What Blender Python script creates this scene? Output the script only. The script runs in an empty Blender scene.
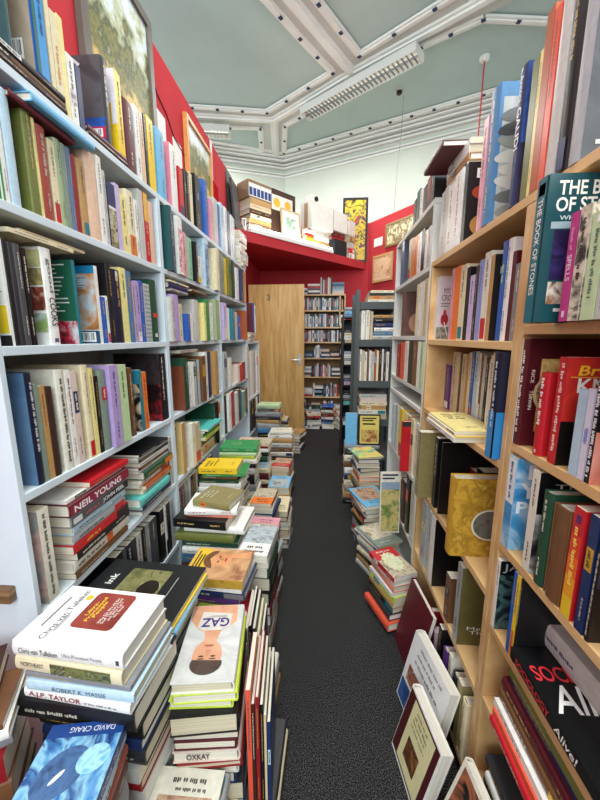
import bpy, math, random
from mathutils import Matrix, Vector
C = bpy.context.scene.collection
PI = math.pi
rnd = random.Random(7)

# ------------------------------------------------------------------ colours and materials
PAL = {  # key: (hex, words used in labels)
 'white':('ECEAE4','white'),'ivory':('E2DDCC','ivory'),'cream':('E3D6B2','cream'),'beige':('CDB995','beige'),'tan':('B98F58','tan'),
 'brown':('6E4A2E','brown'),'darkbrown':('3B241B','dark brown'),'maroon':('5A1822','maroon'),'darkred':('8E1B22','dark red'),'red':('C4202B','red'),
 'brickred':('9C4033','brick red'),'coral':('E0583F','coral'),'salmon':('DE8672','salmon'),'pink':('E09AA8','pink'),'magenta':('C23C86','magenta'),
 'orange':('E8772A','orange'),'rust':('B0572D','rust'),'peach':('E3BFA4','peach'),'yellow':('EFC92B','yellow'),'paleyellow':('EBDD93','pale yellow'),
 'gold':('C99A2C','golden'),'khaki':('8C8154','khaki'),'olive':('6C7136','olive'),'sage':('9DAE86','sage'),'greygreen':('7E8D80','grey-green'),
 'green':('2C8C4A','green'),'darkgreen':('1F4934','dark green'),'palegreen':('BFD6A6','pale green'),'mint':('8FC6A4','mint'),'lime':('C8DA4E','lime'),
 'teal':('1F7C8C','teal'),'darkteal':('1D4A4C','dark teal'),'turquoise':('59BDB4','turquoise'),'skyblue':('6FB4DC','sky blue'),'paleblue':('B7D1E0','pale blue'),
 'blue':('2B5FB4','blue'),'steelblue':('4A7CA6','steel blue'),'slateblue':('5E7396','slate blue'),'navy':('1F2F5C','navy'),'ink':('141B33','blue-black'),
 'periwinkle':('8C98D2','periwinkle'),'lavender':('B39BD0','lavender'),'lilac':('C6B6DC','lilac'),'purple':('5B3480','purple'),'mauve':('BFA3B8','mauve'),
 'blush':('DCC7BB','blush'),'lightgrey':('C2C1BB','light grey'),'silver':('A9ADB0','silver'),'grey':('84858A','grey'),'darkgrey':('4A4A4C','dark grey'),
 'charcoal':('2E2F32','charcoal'),'black':('151517','black'),
}
def lin(h):
    v = [int(h[i:i+2], 16)/255 for i in (0, 2, 4)]
    return tuple(((x+.055)/1.055)**2.4 if x > .04045 else x/12.92 for x in v) + (1,)
MC = {}
def node_mat(name):
    m = bpy.data.materials.new(name); m.use_nodes = True
    nt = m.node_tree; b = nt.nodes['Principled BSDF']
    return m, nt, b
def mat(hexc, rough=.45, spec=.4, noise=.10, scale=45., metal=0., key=''):
    k = (hexc, rough, spec, noise, scale, metal, key)
    if k in MC: return MC[k]
    m, nt, b = node_mat('surface_'+hexc+key)
    b.inputs['Roughness'].default_value = rough; b.inputs['Specular IOR Level'].default_value = spec; b.inputs['Metallic'].default_value = metal
    c = lin(hexc)
    if noise > 0:
        tc = nt.nodes.new('ShaderNodeTexCoord'); no = nt.nodes.new('ShaderNodeTexNoise'); ra = nt.nodes.new('ShaderNodeValToRGB')
        no.inputs['Scale'].default_value = scale; no.inputs['Detail'].default_value = 5
        nt.links.new(tc.outputs['Object'], no.inputs['Vector']); nt.links.new(no.outputs['Fac'], ra.inputs['Fac'])
        ra.color_ramp.elements[0].position = .3; ra.color_ramp.elements[1].position = .7
        ra.color_ramp.elements[0].color = tuple(x*(1-noise) for x in c[:3])+(1,)
        ra.color_ramp.elements[1].color = tuple(min(1, x*(1+noise)) for x in c[:3])+(1,)
        nt.links.new(ra.outputs['Color'], b.inputs['Base Color'])
    else: b.inputs['Base Color'].default_value = c
    MC[k] = m; return m
def art(name, hexes, scale=18., seed=0., detail=4., distort=1.2, rough=.35, interp='LINEAR'):
    k = (name, tuple(hexes), scale, seed)
    if k in MC: return MC[k]
    m, nt, b = node_mat('art_'+name)
    b.inputs['Roughness'].default_value = rough; b.inputs['Specular IOR Level'].default_value = .4
    tc = nt.nodes.new('ShaderNodeTexCoord'); mp = nt.nodes.new('ShaderNodeMapping'); no = nt.nodes.new('ShaderNodeTexNoise'); ra = nt.nodes.new('ShaderNodeValToRGB')
    mp.inputs['Location'].default_value = (seed*3.1, seed*1.7, seed)
    no.inputs['Scale'].default_value = scale; no.inputs['Detail'].default_value = detail; no.inputs['Distortion'].default_value = distort
    nt.links.new(tc.outputs['Object'], mp.inputs['Vector']); nt.links.new(mp.outputs['Vector'], no.inputs['Vector']); nt.links.new(no.outputs['Fac'], ra.inputs['Fac'])
    cr = ra.color_ramp; cr.interpolation = interp; n = len(hexes)
    while len(cr.elements) < n: cr.elements.new(.5)
    for i, h in enumerate(hexes):
        cr.elements[i].position = .28+.44*i/max(1, n-1); cr.elements[i].color = lin(h)
    nt.links.new(ra.outputs['Color'], b.inputs['Base Color'])
    MC[k] = m; return m
def cover(c, rough=None): return mat(PAL[c][0], .38 if rough is None else rough, .45, .09, 60.)
def page_mat(hexc):
    k = ('page', hexc)
    if k in MC: return MC[k]
    m, nt, b = node_mat('paper_'+hexc); b.inputs['Roughness'].default_value = .85; b.inputs['Specular IOR Level'].default_value = .1
    tc = nt.nodes.new('ShaderNodeTexCoord'); mp = nt.nodes.new('ShaderNodeMapping'); no = nt.nodes.new('ShaderNodeTexNoise'); ra = nt.nodes.new('ShaderNodeValToRGB')
    mp.inputs['Scale'].default_value = (900, 3, 3); no.inputs['Scale'].default_value = 1.; no.inputs['Detail'].default_value = 2
    nt.links.new(tc.outputs['Object'], mp.inputs['Vector']); nt.links.new(mp.outputs['Vector'], no.inputs['Vector']); nt.links.new(no.outputs['Fac'], ra.inputs['Fac'])
    c = lin(hexc)
    ra.color_ramp.elements[0].position = .3; ra.color_ramp.elements[1].position = .65
    ra.color_ramp.elements[0].color = tuple(x*.72 for x in c[:3])+(1,); ra.color_ramp.elements[1].color = c
    nt.links.new(ra.outputs['Color'], b.inputs['Base Color'])
    MC[k] = m; return m
def wood(name, a, bcol, scale=(1, 1, 14), rough=.45):
    k = ('wood', name)
    if k in MC: return MC[k]
    m, nt, b = node_mat('wood_'+name); b.inputs['Roughness'].default_value = rough; b.inputs['Specular IOR Level'].default_value = .35
    tc = nt.nodes.new('ShaderNodeTexCoord'); mp = nt.nodes.new('ShaderNodeMapping'); no = nt.nodes.new('ShaderNodeTexNoise'); ra = nt.nodes.new('ShaderNodeValToRGB')
    mp.inputs['Scale'].default_value = scale; no.inputs['Scale'].default_value = 3.; no.inputs['Detail'].default_value = 7; no.inputs['Distortion'].default_value = .6
    nt.links.new(tc.outputs['Object'], mp.inputs['Vector']); nt.links.new(mp.outputs['Vector'], no.inputs['Vector']); nt.links.new(no.outputs['Fac'], ra.inputs['Fac'])
    ra.color_ramp.elements[0].position = .32; ra.color_ramp.elements[1].position = .68
    ra.color_ramp.elements[0].color = lin(a); ra.color_ramp.elements[1].color = lin(bcol)
    nt.links.new(ra.outputs['Color'], b.inputs['Base Color'])
    MC[k] = m; return m
def emit(hexc, strength):
    k = ('emit', hexc, strength)
    if k in MC: return MC[k]
    m, nt, b = node_mat('lit_'+hexc)
    b.inputs['Base Color'].default_value = lin(hexc); b.inputs['Emission Color'].default_value = lin(hexc); b.inputs['Emission Strength'].default_value = strength
    MC[k] = m; return m

# ------------------------------------------------------------------ mesh helpers
class MB:
    def __init__(s): s.v = []; s.f = []; s.mi = []; s.mats = []
    def slot(s, m):
        if m not in s.mats: s.mats.append(m)
        return s.mats.index(m)
    def quad(s, a, b, c, d, m=None):
        n = len(s.v); s.v += [tuple(a), tuple(b), tuple(c), tuple(d)]; s.f.append((n, n+1, n+2, n+3)); s.mi.append(s.slot(m) if m else 0); return s
    def box(s, x0, x1, y0, y1, z0, z1, m=None, M=None):
        n = len(s.v); P = [(x, y, z) for z in (z0, z1) for (x, y) in ((x0, y0), (x1, y0), (x1, y1), (x0, y1))]
        if M is not None: P = [tuple(M @ Vector(p)) for p in P]
        s.v += P; i = s.slot(m) if m else 0
        for f in ((3, 2, 1, 0), (4, 5, 6, 7), (0, 1, 5, 4), (1, 2, 6, 5), (2, 3, 7, 6), (3, 0, 4, 7)):
            s.f.append(tuple(n+k for k in f)); s.mi.append(i)
        return s
    def bar(s, p, q, w, h, up=(0, 0, 1), m=None):   # box from p to q, width w across, height h along up
        p = Vector(p); q = Vector(q); d = q-p; L = d.length; d.normalize(); u = Vector(up); r = d.cross(u).normalized(); u = r.cross(d)
        M = Matrix((( r.x, d.x, u.x, p.x), (r.y, d.y, u.y, p.y), (r.z, d.z, u.z, p.z), (0, 0, 0, 1)))
        return s.box(-w/2, w/2, 0, L, -h/2, h/2, m, M)
    def prism(s, pts, z0, z1, m=None):
        n = len(s.v); k = len(pts); s.v += [(x, y, z0) for x, y in pts]+[(x, y, z1) for x, y in pts]; i = s.slot(m) if m else 0
        s.f.append(tuple(n+j for j in reversed(range(k)))); s.f.append(tuple(n+k+j for j in range(k))); s.mi += [i, i]
        for j in range(k): s.f.append((n+j, n+(j+1) % k, n+k+(j+1) % k, n+k+j)); s.mi.append(i)
        return s
    def tube(s, pts, r, seg=10, m=None, cap=True):
        i = s.slot(m) if m else 0; rings = []
        pts = [Vector(p) for p in pts]
        rs = r if isinstance(r, (list, tuple)) else [r]*len(pts)
        for a, p in enumerate(pts):
            d = (pts[min(a+1, len(pts)-1)]-pts[max(a-1, 0)]).normalized(); t = Vector((0, 0, 1)) if abs(d.z) < .9 else Vector((1, 0, 0))
            x = d.cross(t).normalized(); y = x.cross(d); n = len(s.v)
            s.v += [tuple(p+rs[a]*(math.cos(2*PI*k/seg)*x+math.sin(2*PI*k/seg)*y)) for k in range(seg)]; rings.append(n)
        for a in range(len(rings)-1):
            for k in range(seg): s.f.append((rings[a]+k, rings[a]+(k+1) % seg, rings[a+1]+(k+1) % seg, rings[a+1]+k)); s.mi.append(i)
        if cap:
            s.f.append(tuple(rings[0]+k for k in reversed(range(seg)))); s.f.append(tuple(rings[-1]+k for k in range(seg))); s.mi += [i, i]
        return s
    def build(s, name, m=None, parent=None, bevel=0., smooth=False):
        me = bpy.data.meshes.new(name); me.from_pydata(s.v, [], s.f)
        ms = s.mats if s.mats else [m]
        for x in ms: me.materials.append(x)
        if s.mats: me.polygons.foreach_set('material_index', s.mi)
        if smooth: me.polygons.foreach_set('use_smooth', [True]*len(me.polygons))
        me.update()
        o = bpy.data.objects.new(name, me); C.objects.link(o)
        if parent is not None: o.parent = parent
        if bevel:
            b = o.modifiers.new('edge', 'BEVEL'); b.width = bevel; b.segments = 2; b.limit_method = 'ANGLE'
        return o
def empty(name, loc=(0, 0, 0), rz=0.):
    o = bpy.data.objects.new(name, None); C.objects.link(o); o.location = loc; o.rotation_euler = (0, 0, rz); o.empty_display_size = .05; return o
def tag(o, label, cat, group=None):
    o['label'] = label; o['category'] = cat
    if group: o['group'] = group
    return o
def struct(o): o['kind'] = 'structure'; return o
TXT = {}
def text_data(s, bold=.0):
    k = (s, bold)
    if k in TXT: return TXT[k]
    cu = bpy.data.curves.new('lettering', 'FONT'); cu.body = s; cu.size = 1.; cu.offset = bold; cu.resolution_u = 3
    cu.align_x = 'CENTER'; cu.space_line = .85
    o = bpy.data.objects.new('lettering', cu); C.objects.link(o)
    dg = bpy.context.evaluated_depsgraph_get(); me = bpy.data.meshes.new_from_object(o.evaluated_get(dg))
    bpy.data.objects.remove(o)
    xs = [v.co.x for v in me.vertices]; ys = [v.co.y for v in me.vertices]
    cx, cy = (min(xs)+max(xs))/2, (min(ys)+max(ys))/2
    TXT[k] = ([((v.co.x-cx), (v.co.y-cy)) for v in me.vertices], [tuple(p.vertices) for p in me.polygons], max(xs)-min(xs), max(ys)-min(ys))
    return TXT[k]
def text_on(parent, s, origin, right, up, w, h, hexc, bold=.012, name='lettering', italic=0.):
    """flat letters centred on origin, fitted into w x h, lying in the plane of right/up"""
    V, F, bw, bh = text_data(s, bold); sx = w/max(bw, 1e-6); sy = h/max(bh, 1e-6)
    o = Vector(origin); r = Vector(right); u = Vector(up)
    b = MB(); b.v = [tuple(o+r*(x*sx+italic*y*sy)+u*(y*sy)) for x, y in V]; b.f = list(F); b.mi = [0]*len(F)
    return b.build(name, mat(hexc, .4, .4, 0), parent)

# ------------------------------------------------------------------ books
BOOKS = []          # records for labelling
class Book: pass
def make_book(kind, t, h, w, c, pages='E9E2CF', seed=None):
    """local frame: x = thickness (centred), y = from spine (0) to fore-edge (w), z = up; front cover on +x"""
    hard = kind == 'h'; bt = .0026 if hard else .0009; T = t/2; bt = min(bt, T*.4)
    if hard:
        b = min(.006, t*.17); y0 = b*.7
        arc = [(-T, y0)]+[(-T*math.cos(a), y0-b*math.sin(a)) for a in (PI*.2, PI*.38, PI*.5, PI*.62, PI*.8)]+[(T, y0)]
        outer = [(-T, w)]+arc+[(T, w)]
        Ti = T-bt; inner = [(-Ti, w)]+[(-Ti, y0+bt)]+[(-Ti*math.cos(a), y0+bt-b*.8*math.sin(a)) for a in (PI*.2, PI*.38, PI*.5, PI*.62, PI*.8)]+[(Ti, y0+bt)]+[(Ti, w)]
        front_y = y0-b
    else:
        outer = [(-T, w), (-T, 0), (T, 0), (T, w)]; Ti = T-bt; inner = [(-Ti, w), (-Ti, bt), (Ti, bt), (Ti, w)]; front_y = 0.
    n = len(outer); m = MB()
    m.v = [(x, y, 0) for x, y in outer]+[(x, y, 0) for x, y in inner]+[(x, y, h) for x, y in outer]+[(x, y, h) for x, y in inner]
    for i in range(n-1):
        m.f += [(i, i+1, 2*n+i+1, 2*n+i), (n+i+1, n+i, 3*n+i, 3*n+i+1), (2*n+i, 2*n+i+1, 3*n+i+1, 3*n+i), (i+1, i, n+i, n+i+1)]
    m.f += [(0, 2*n, 3*n, n), (n-1, 2*n-1, 4*n-1, 3*n-1)]
    m.mi = [0]*len(m.f)
    o = m.build('hardback_book' if hard else 'paperback_book', cover(c, .42 if hard else .33))
    oh = .003 if hard else .0005
    p = MB().box(-Ti+.0001, Ti-.0001, (y0+bt+.001) if hard else bt, w-oh, oh, h-oh).build('pages', page_mat(pages), o)
    r = Book(); r.o = o; r.t = t; r.h = h; r.w = w; r.c = c; r.kind = kind; r.sy = front_y; r.T = T; r.label = None; r.rs = random.Random(seed if seed is not None else rnd.random())
    BOOKS.append(r); return r
E_ = .0005
def face(bk, which):
    """origin fn(u, v) with u from spine, v up; right and up vectors"""
    if which == 'front': return (lambda u, v: (bk.T+E_, u, v)), (0, 1, 0), (0, 0, 1)
    if which == 'back': return (lambda u, v: (-bk.T-E_, u, v)), (0, -1, 0), (0, 0, 1)
    return (lambda u, v: (u, bk.sy-E_, v)), (1, 0, 0), (0, 0, 1)
def panel(bk, which, u0, u1, v0, v1, m, name='cover_picture', lift=0.):
    if isinstance(m, str): m = mat(m, .36, .4, .05)
    b = MB(); e = lift
    if which == 'front':
        x = bk.T+E_*.6+e; b.quad((x, u0, v0), (x, u1, v0), (x, u1, v1), (x, u0, v1))
    elif which == 'back':
        x = -bk.T-E_*.6-e; b.quad((x, u1, v0), (x, u0, v0), (x, u0, v1), (x, u1, v1))
    else:
        y = bk.sy-E_*.6-e; b.quad((u0, y, v0), (u1, y, v0), (u1, y, v1), (u0, y, v1))
    return b.build(name, m, bk.o)
def poly(bk, which, pts, m, name='cover_picture', lift=.0003):
    """filled outline on a cover: pts are (u, v)"""
    if isinstance(m, str): m = mat(m, .36, .4, .05)
    b = MB(); x = bk.T+E_*.6+lift
    b.v = [(x, u, v) if which == 'front' else (-x, u, v) for u, v in pts]
    b.f = [tuple(range(len(pts))) if which == 'front' else tuple(reversed(range(len(pts))))]; b.mi = [0]
    return b.build(name, m, bk.o)
def ell(u, v, a, b, n=20, rot=0.):
    return [(u+a*math.cos(2*PI*k/n)*math.cos(rot)-b*math.sin(2*PI*k/n)*math.sin(rot), v+a*math.cos(2*PI*k/n)*math.sin(rot)+b*math.sin(2*PI*k/n)*math.cos(rot)) for k in range(n)]
def cover_text(bk, which, s, u, v, w, h, hexc, rot=0, bold=.012, name='cover_lettering', italic=0., lift=.0005):
    f, r, up = face(bk, which); r = Vector(r); up = Vector(up); o = Vector(f(u, v)); nrm = r.cross(up); o = o+nrm*lift
    a = math.radians(rot); R = r*math.cos(a)+up*math.sin(a); U = up*math.cos(a)-r*math.sin(a)
    return text_on(bk.o, s, o, R, U, w, h, hexc, bold, name, italic)
def spine_text(bk, s, v0, v1, hexc, frac=.5, u=0., bold=.012, upright=False):
    if upright: return cover_text(bk, 'spine', s, u, (v0+v1)/2, bk.t*frac, v1-v0, hexc, 0, bold, 'spine_lettering')
    return cover_text(bk, 'spine', s, u, (v0+v1)/2, v1-v0, bk.t*frac, hexc, -90, bold, 'spine_lettering')
LIGHT = {'white','ivory','cream','beige','paleyellow','peach','palegreen','mint','lime','skyblue','paleblue','lavender','lilac','blush','lightgrey','silver','yellow','pink','mauve','periwinkle','orange','sage','turquoise','salmon','gold','coral','tan'}
def strokes(b, rs, v0, v1, x0, x1, y):
    """illegible printed lettering: one small mark per letter along the spine"""
    H = x1-x0; k_ = min(1., .0085/max(H, 1e-5)); x0, x1 = (x0+x1)/2-H*k_/2, (x0+x1)/2+H*k_/2; H = x1-x0; v = v1
    while v > v0:
        for _ in range(rs.randint(2, 7)):
            a = H*rs.uniform(.35, .75); lo = x0+(0 if rs.random() < .7 else H*.2); hi = x1-(0 if rs.random() < .5 else H*.25)
            if v-a < v0: return
            b.quad((lo, y, v-a), (hi, y, v-a), (hi, y, v-a*.25), (lo, y, v-a*.25)); v -= a
        v -= H*.55
def dress(bk, style=None):
    """printed lettering and bands on a spine"""
    rs = bk.rs; light = bk.c in LIGHT; y = bk.sy-.0006
    inks = ['4A4642', '4B4F72', '8A3E40', '5A5850', '4A6A5E', '6E6A62'] if light else ['CFC9B6', 'C3A867', 'D8D4C8', 'B9B4A4', 'B8904A']
    ink = rs.choice(inks); X = bk.T*(.62 if bk.kind == 'h' else .8)
    z = rs.random() if style is None else style
    if z < .16:      # title block of another colour
        col = rs.choice(['white','cream','black','navy','red','darkgreen','gold','paleblue','orange','teal'])
        if col == bk.c: col = 'ivory'
        a = rs.uniform(.5, .7); hh = rs.uniform(.14, .26)
        q = panel(bk, 'spine', -X, X, bk.h*a, bk.h*(a+hh), cover(col), 'spine_label')
        b = MB(); strokes(b, rs, bk.h*(a+.02), bk.h*(a+hh-.02), -X*.5, X*.5, y-.0004)
        if b.f: b.build('spine_lettering', mat('3A3834' if col in LIGHT else 'DFD9C6', .4, .4, 0), q)
    elif z < .26:    # lower band
        col = rs.choice(['white','black','orange','ivory','navy','red','teal','yellow'])
        if col == bk.c: col = 'grey'
        panel(bk, 'spine', -X, X, bk.h*.02, bk.h*rs.uniform(.16, .34), cover(col), 'spine_band')
    elif z > .84: return
    b = MB(); a = rs.uniform(.4, .62)
    if z >= .16: strokes(b, rs, bk.h*a, bk.h*.92, -X*rs.uniform(.25, .45), X*rs.uniform(.2, .45), y)
    b2 = MB()
    if rs.random() < .5: strokes(b2, rs, bk.h*.1, bk.h*min(.3, a-.04), -X*.28, X*.28, y)
    if b2.f: b2.build('spine_author', mat(ink, .4, .4, 0), bk.o)
    if b.f: b.build('spine_lettering', mat(ink, .4, .4, 0), bk.o)
def stand(bk, side, X, Yc, z, lean=0.):
    """side -1: left unit, spine to +X; side 1: right unit, spine to -X"""
    M = Matrix.Translation((X, Yc, z)) @ Matrix.Rotation(lean, 4, 'X') @ Matrix.Rotation(PI/2 if side < 0 else -PI/2, 4, 'Z')
    bk.o.matrix_world = M; bk.pos = (X, Yc, z); return bk
def lay(bk, x, y, z, rot, up=True):
    """flat, front cover up, spine towards (sin rot, -cos rot); x, y = centre"""
    M = Matrix.Translation((x, y, z+bk.t/2)) @ Matrix.Rotation(rot, 4, 'Z') @ Matrix.Rotation(-PI/2 if up else PI/2, 4, 'Y') @ Matrix.Translation((0, -bk.w/2, -bk.h/2))
    bk.o.matrix_world = M; bk.pos = (x, y, z); return bk
# ------------------------------------------------------------------ the room
WHITE_PAINT = mat('CFD6C9', .7, .2, .03, 3.); RED_PAINT = mat('B63A40', .85, .08, .05, 4.); SHELF_WHITE = mat('D3DFE6', .45, .4, .04, 8.)
def carpet():
    m, nt, b = node_mat('carpet'); b.inputs['Roughness'].default_value = .95; b.inputs['Specular IOR Level'].default_value = .1
    tc = nt.nodes.new('ShaderNodeTexCoord'); no = nt.nodes.new('ShaderNodeTexNoise'); ra = nt.nodes.new('ShaderNodeValToRGB'); bu = nt.nodes.new('ShaderNodeBump')
    no.inputs['Scale'].default_value = 300; no.inputs['Detail'].default_value = 3; no.inputs['Roughness'].default_value = .8
    nt.links.new(tc.outputs['Object'], no.inputs['Vector']); nt.links.new(no.outputs['Fac'], ra.inputs['Fac'])
    for i, (p, c) in enumerate(((.40, '060607'), (.64, '6A6A68'))):
        ra.color_ramp.elements[i].position = p; ra.color_ramp.elements[i].color = lin(c)
    e = ra.color_ramp.elements.new(.5); e.color = lin('1E1E20')
    nt.links.new(ra.outputs['Color'], b.inputs['Base Color']); bu.inputs['Strength'].default_value = .6; bu.inputs['Distance'].default_value = .004
    nt.links.new(no.outputs['Fac'], bu.inputs['Height']); nt.links.new(bu.outputs['Normal'], b.inputs['Normal'])
    return m
struct(MB().box(-4.2, 4.2, -2.6, 8.2, -.06, 0).build('floor', carpet()))
CZ = 4.46
ceil_o = struct(MB().box(-4.2, 4.2, -2.6, 8.2, CZ, CZ+.08).build('ceiling', mat('B6CAC4', .8, .15, .04, 2.)))
# partition walls painted red, below the tall white hall walls
struct(MB().box(-1.07, -.99, -.6, 5.45, 0, 2.95).build('wall_left', RED_PAINT))
struct(MB().box(-1.07, .66, 5.45, 5.53, 0, 2.94).build('wall_back', RED_PAINT))
ang = Vector((.974-.634, 4.882-5.408)).normalized()
def wall_between(name, a, b, th, z0, z1, m):
    a = Vector(a); b = Vector(b); d = (b-a).normalized(); n = Vector((d.y, -d.x))*-1
    pts = [tuple(a), tuple(b), tuple(b+n*th), tuple(a+n*th)]
    return struct(MB().prism(pts, z0, z1).build(name, m))
pa = (.64, 5.45); pb = (.64+ang.x*2.6, 5.45+ang.y*2.6)
wall_between('wall_angled', pa, pb, .07, 0, 2.94, RED_PAINT)
CORN = Vector((-.751, 6.884))
dr = Vector((2.895+.751, 5.263-6.884)).normalized(); dl = Vector((-1.823+.751, 6.47-6.884)).normalized()
wall_between('wall_upper_right', tuple(CORN), tuple(CORN+dr*5.2), .1, 0, CZ, WHITE_PAINT)
wall_between('wall_upper_left', tuple(CORN+dl*3.4), tuple(CORN), .1, 0, CZ, WHITE_PAINT)
# coffered ceiling: mouldings
MOULD = mat('ECEEE8', .6, .3, .02, 4.); BAND = mat('CDD0C8', .7, .2, .02, 4.); STUD = mat('2E3E5C', .5, .4, 0)
def rail(mb, pts, w, h, z, m):
    for p, q in zip(pts, pts[1:]): mb.bar((p[0], p[1], z), (q[0], q[1], z), w, h, m=m)
ribs = [[(-.775, 5.663), (.296, 4.814), (1.132, 4.229), (1.9, 3.66)], [(-.775, 5.663), (-1.85, 5.496), (-3., 5.31)], [(-.775, 5.663), (-.912, 6.85)],
        [(.296, 4.814), (-.30, 3.93), (-.86, 3.1)], [(1.9, 3.66), (1.5, 2.9)], [(1.9, 3.66), (3.2, 4.0)]]
k = 0
for r_ in ribs:
    k += 1
    e_ = k*.0009; mb = MB()
    for i_, (p, q) in enumerate(zip(r_, r_[1:])): f_ = e_+i_*.0003; rail(mb, [p, q], .40, .012, CZ-.006-f_, BAND); rail(mb, [p, q], .12, .03, CZ-.022-f_, MOULD); rail(mb, [p, q], .05, .025, CZ-.045-f_, MOULD)
    struct(mb.build('trim_%d' % k, None))
panels = [[(-3., 5.10), (-1.863, 5.299), (-.848, 5.477), (.059, 4.797), (-.298, 4.283), (-1.0, 3.23)],
          [(-.60, 3.16), (-.094, 3.91), (.354, 4.558), (1.026, 4.035), (1.62, 3.60), (1.3, 2.95)],
          [(-.631, 5.818), (-.734, 6.578), (2.039, 5.31), (2.75, 4.98), (2.263, 4.274), (1.547, 4.189), (1.018, 4.494), (-.631, 5.818)],
          [(-3., 5.56), (-1.469, 5.80), (-1.015, 5.86), (-1.112, 6.551), (-1.872, 6.36), (-3., 6.0)]]
for pl in panels:
    k += 1
    mb = MB()
    for i_, (p, q) in enumerate(zip(pl, pl[1:])): f_ = k*.0005+i_*.0003; rail(mb, [p, q], .085, .022, CZ-.016-f_, MOULD); rail(mb, [p, q], .03, .012, CZ-.031-f_, MOULD)
    t_ = struct(mb.build('trim_%d' % k, None))
    for p, q in zip(pl, pl[1:]):
        d = Vector(q)-Vector(p); n = max(1, int(d.length/.30))
        for i in range(n):
            c = Vector(p)+d*((i+.0)/n) if n > 1 else Vector(p)
            if not (-2.2 < c.x < 3 and 3.6 < c.y < 6.9): continue
            a = math.atan2(d.y, d.x); M = Matrix.Translation((c.x, c.y, CZ-.038)) @ Matrix.Rotation(a, 4, 'Z')
            b = MB().box(-.022, .022, -.017, .017, -.006, .004, M=M); b.box(-.012, .012, -.010, .010, -.013, -.006, M=M)
            b.build('rosette', STUD, t_)
for nm, d_ in (('trim_cornice_right', dr), ('trim_cornice_left', dl)):
    mb = MB(); L_ = 5.2 if d_ is dr else 3.4
    n_ = Vector((d_.y, -d_.x)); n_ = n_ if n_.y < 0 else -n_
    for off, w_, h_, z_ in ((.012, .024, .03, CZ-.30), (.02, .04, .02, CZ-.26), (.035, .07, .03, CZ-.17), (.05, .10, .02, CZ-.13), (.075, .15, .025, CZ-.08), (.10, .20, .02, CZ-.045), (.14, .28, .02, CZ-.012)):
        a = CORN+n_*off; mb.bar((a.x, a.y, z_-(.0013 if d_ is dl else 0)), ((a+d_*L_).x, (a+d_*L_).y, z_-(.0013 if d_ is dl else 0)), w_, h_, m=MOULD)
    struct(mb.build(nm, None))
# red boxed-in overhang across the corner above the door
ov = [(-.99, 3.62), (.60, 5.45), (-.99, 5.45)]
struct(MB().prism(ov, 2.295, 2.40).build('trim_overhang', RED_PAINT))
# skirting behind
struct(MB().box(-.99, -.975, 3.12, 4.2, 0, .1).build('baseboard_left', MOULD))
# door, opened across the aisle end
OAK = wood('oak_door', 'BE9450', 'DCB878', (9, 9, .9), .4)
d = struct(MB().box(-.965, -.258, 4.47, 4.512, .012, 1.957).build('door_1', OAK, None, .003))
CHROME = mat('B9BCC0', .25, .6, 0, metal=.9)
hd = MB().tube([(-.31, 4.47, 1.02), (-.31, 4.425, 1.02)], .011).tube([(-.306, 4.425, 1.02), (-.42, 4.422, 1.022)], .009)
hd = hd.build('door_handle', CHROME, d, smooth=False); MB().box(-.328, -.292, 4.462, 4.4697, .95, 1.09).build('handle_plate', CHROME, hd)
text_on(d, '3', (-.71, 4.4685, 1.80), (1, 0, 0), (0, 0, 1), .045, .075, '6B5A3C', .015, 'door_number')

# ------------------------------------------------------------------ bookcases
def unit(name, label, x0, x1, y0, y1, zs, top, th, m, mback, pt=.018, backx=None, group=None, tops=True, cat='bookcase'):
    """upright shelving against x; zs = top faces of the shelves"""
    r = tag(empty(name, ((x0+x1)/2, (y0+y1)/2, 0)), label, cat, group)
    def b_(nm, *a):
        o = MB().box(*[v-w for v, w in zip(a, (r.location.x,)*2+(r.location.y,)*2+(0, 0))]).build(nm, m if nm != 'back_panel' else mback, r, .0015)
        return o
    b_('side_panel', x0, x1, y0, y0+pt, 0, top); b_('side_panel', x0, x1, y1-pt, y1, 0, top)
    for z in zs: b_('shelf', x0, x1, y0+(pt+.0003 if z < top-.03 else 0), y1-(pt+.0003 if z < top-.03 else 0), z-th, z)
    bx = x0 if backx == 'lo' else x1
    if backx == 'lo': b_('back_panel', x0-.006, x0-.0005, y0, y1, .02, top)
    else: b_('back_panel', x1+.0005, x1+.006, y0, y1, .02, top)
    b_('plinth', x0+.03, x1-.03, y0+pt+.0005, y1-pt-.0005, 0, min(zs)-th-.0005)
    return r
LZ = [1.89, 1.60, 1.29, .95, .635, .335, .08]
BACK_W = mat('A9AEAC', .6, .2, .04)
for i, (y0, y1, lb) in enumerate(((.688, 1.499, 'white painted bookcase unit nearest on the left, pale side panel showing'), (1.501, 2.299, 'white painted bookcase unit between the nearest one and the farthest one on the left'), (2.301, 3.10, 'white painted bookcase unit on the left with a white paper heap on top'))):
    u = unit('bookcase', lb, -.982, -.69, y0, y1, LZ, 1.869, .021, SHELF_WHITE, BACK_W, .013 if i else .015, 'lo', 'white bookcases along the left wall')
    if i == 0:
        lc = u.location
        MB().box(-.84-lc.x, -.735-lc.x, .668-lc.y, .6878-lc.y, .685, .722).build('wooden_batten', wood('batten', '6B5138', 'A08058'), u, .002)
unit('bookcase', 'low white bookcase unit at the far end of the left run before the door', -.982, -.69, 3.105, 3.66, [1.27, .74, .40, .08], 1.249, .021, SHELF_WHITE, BACK_W, .013, 'lo', 'white bookcases along the left wall')
PINE = wood('birch', 'C59A63', 'E0BD88', (3, .8, 3), .42); PINE_B = wood('birch_back', '8B6B45', 'A58257', (3, 3, .8), .6)
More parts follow.
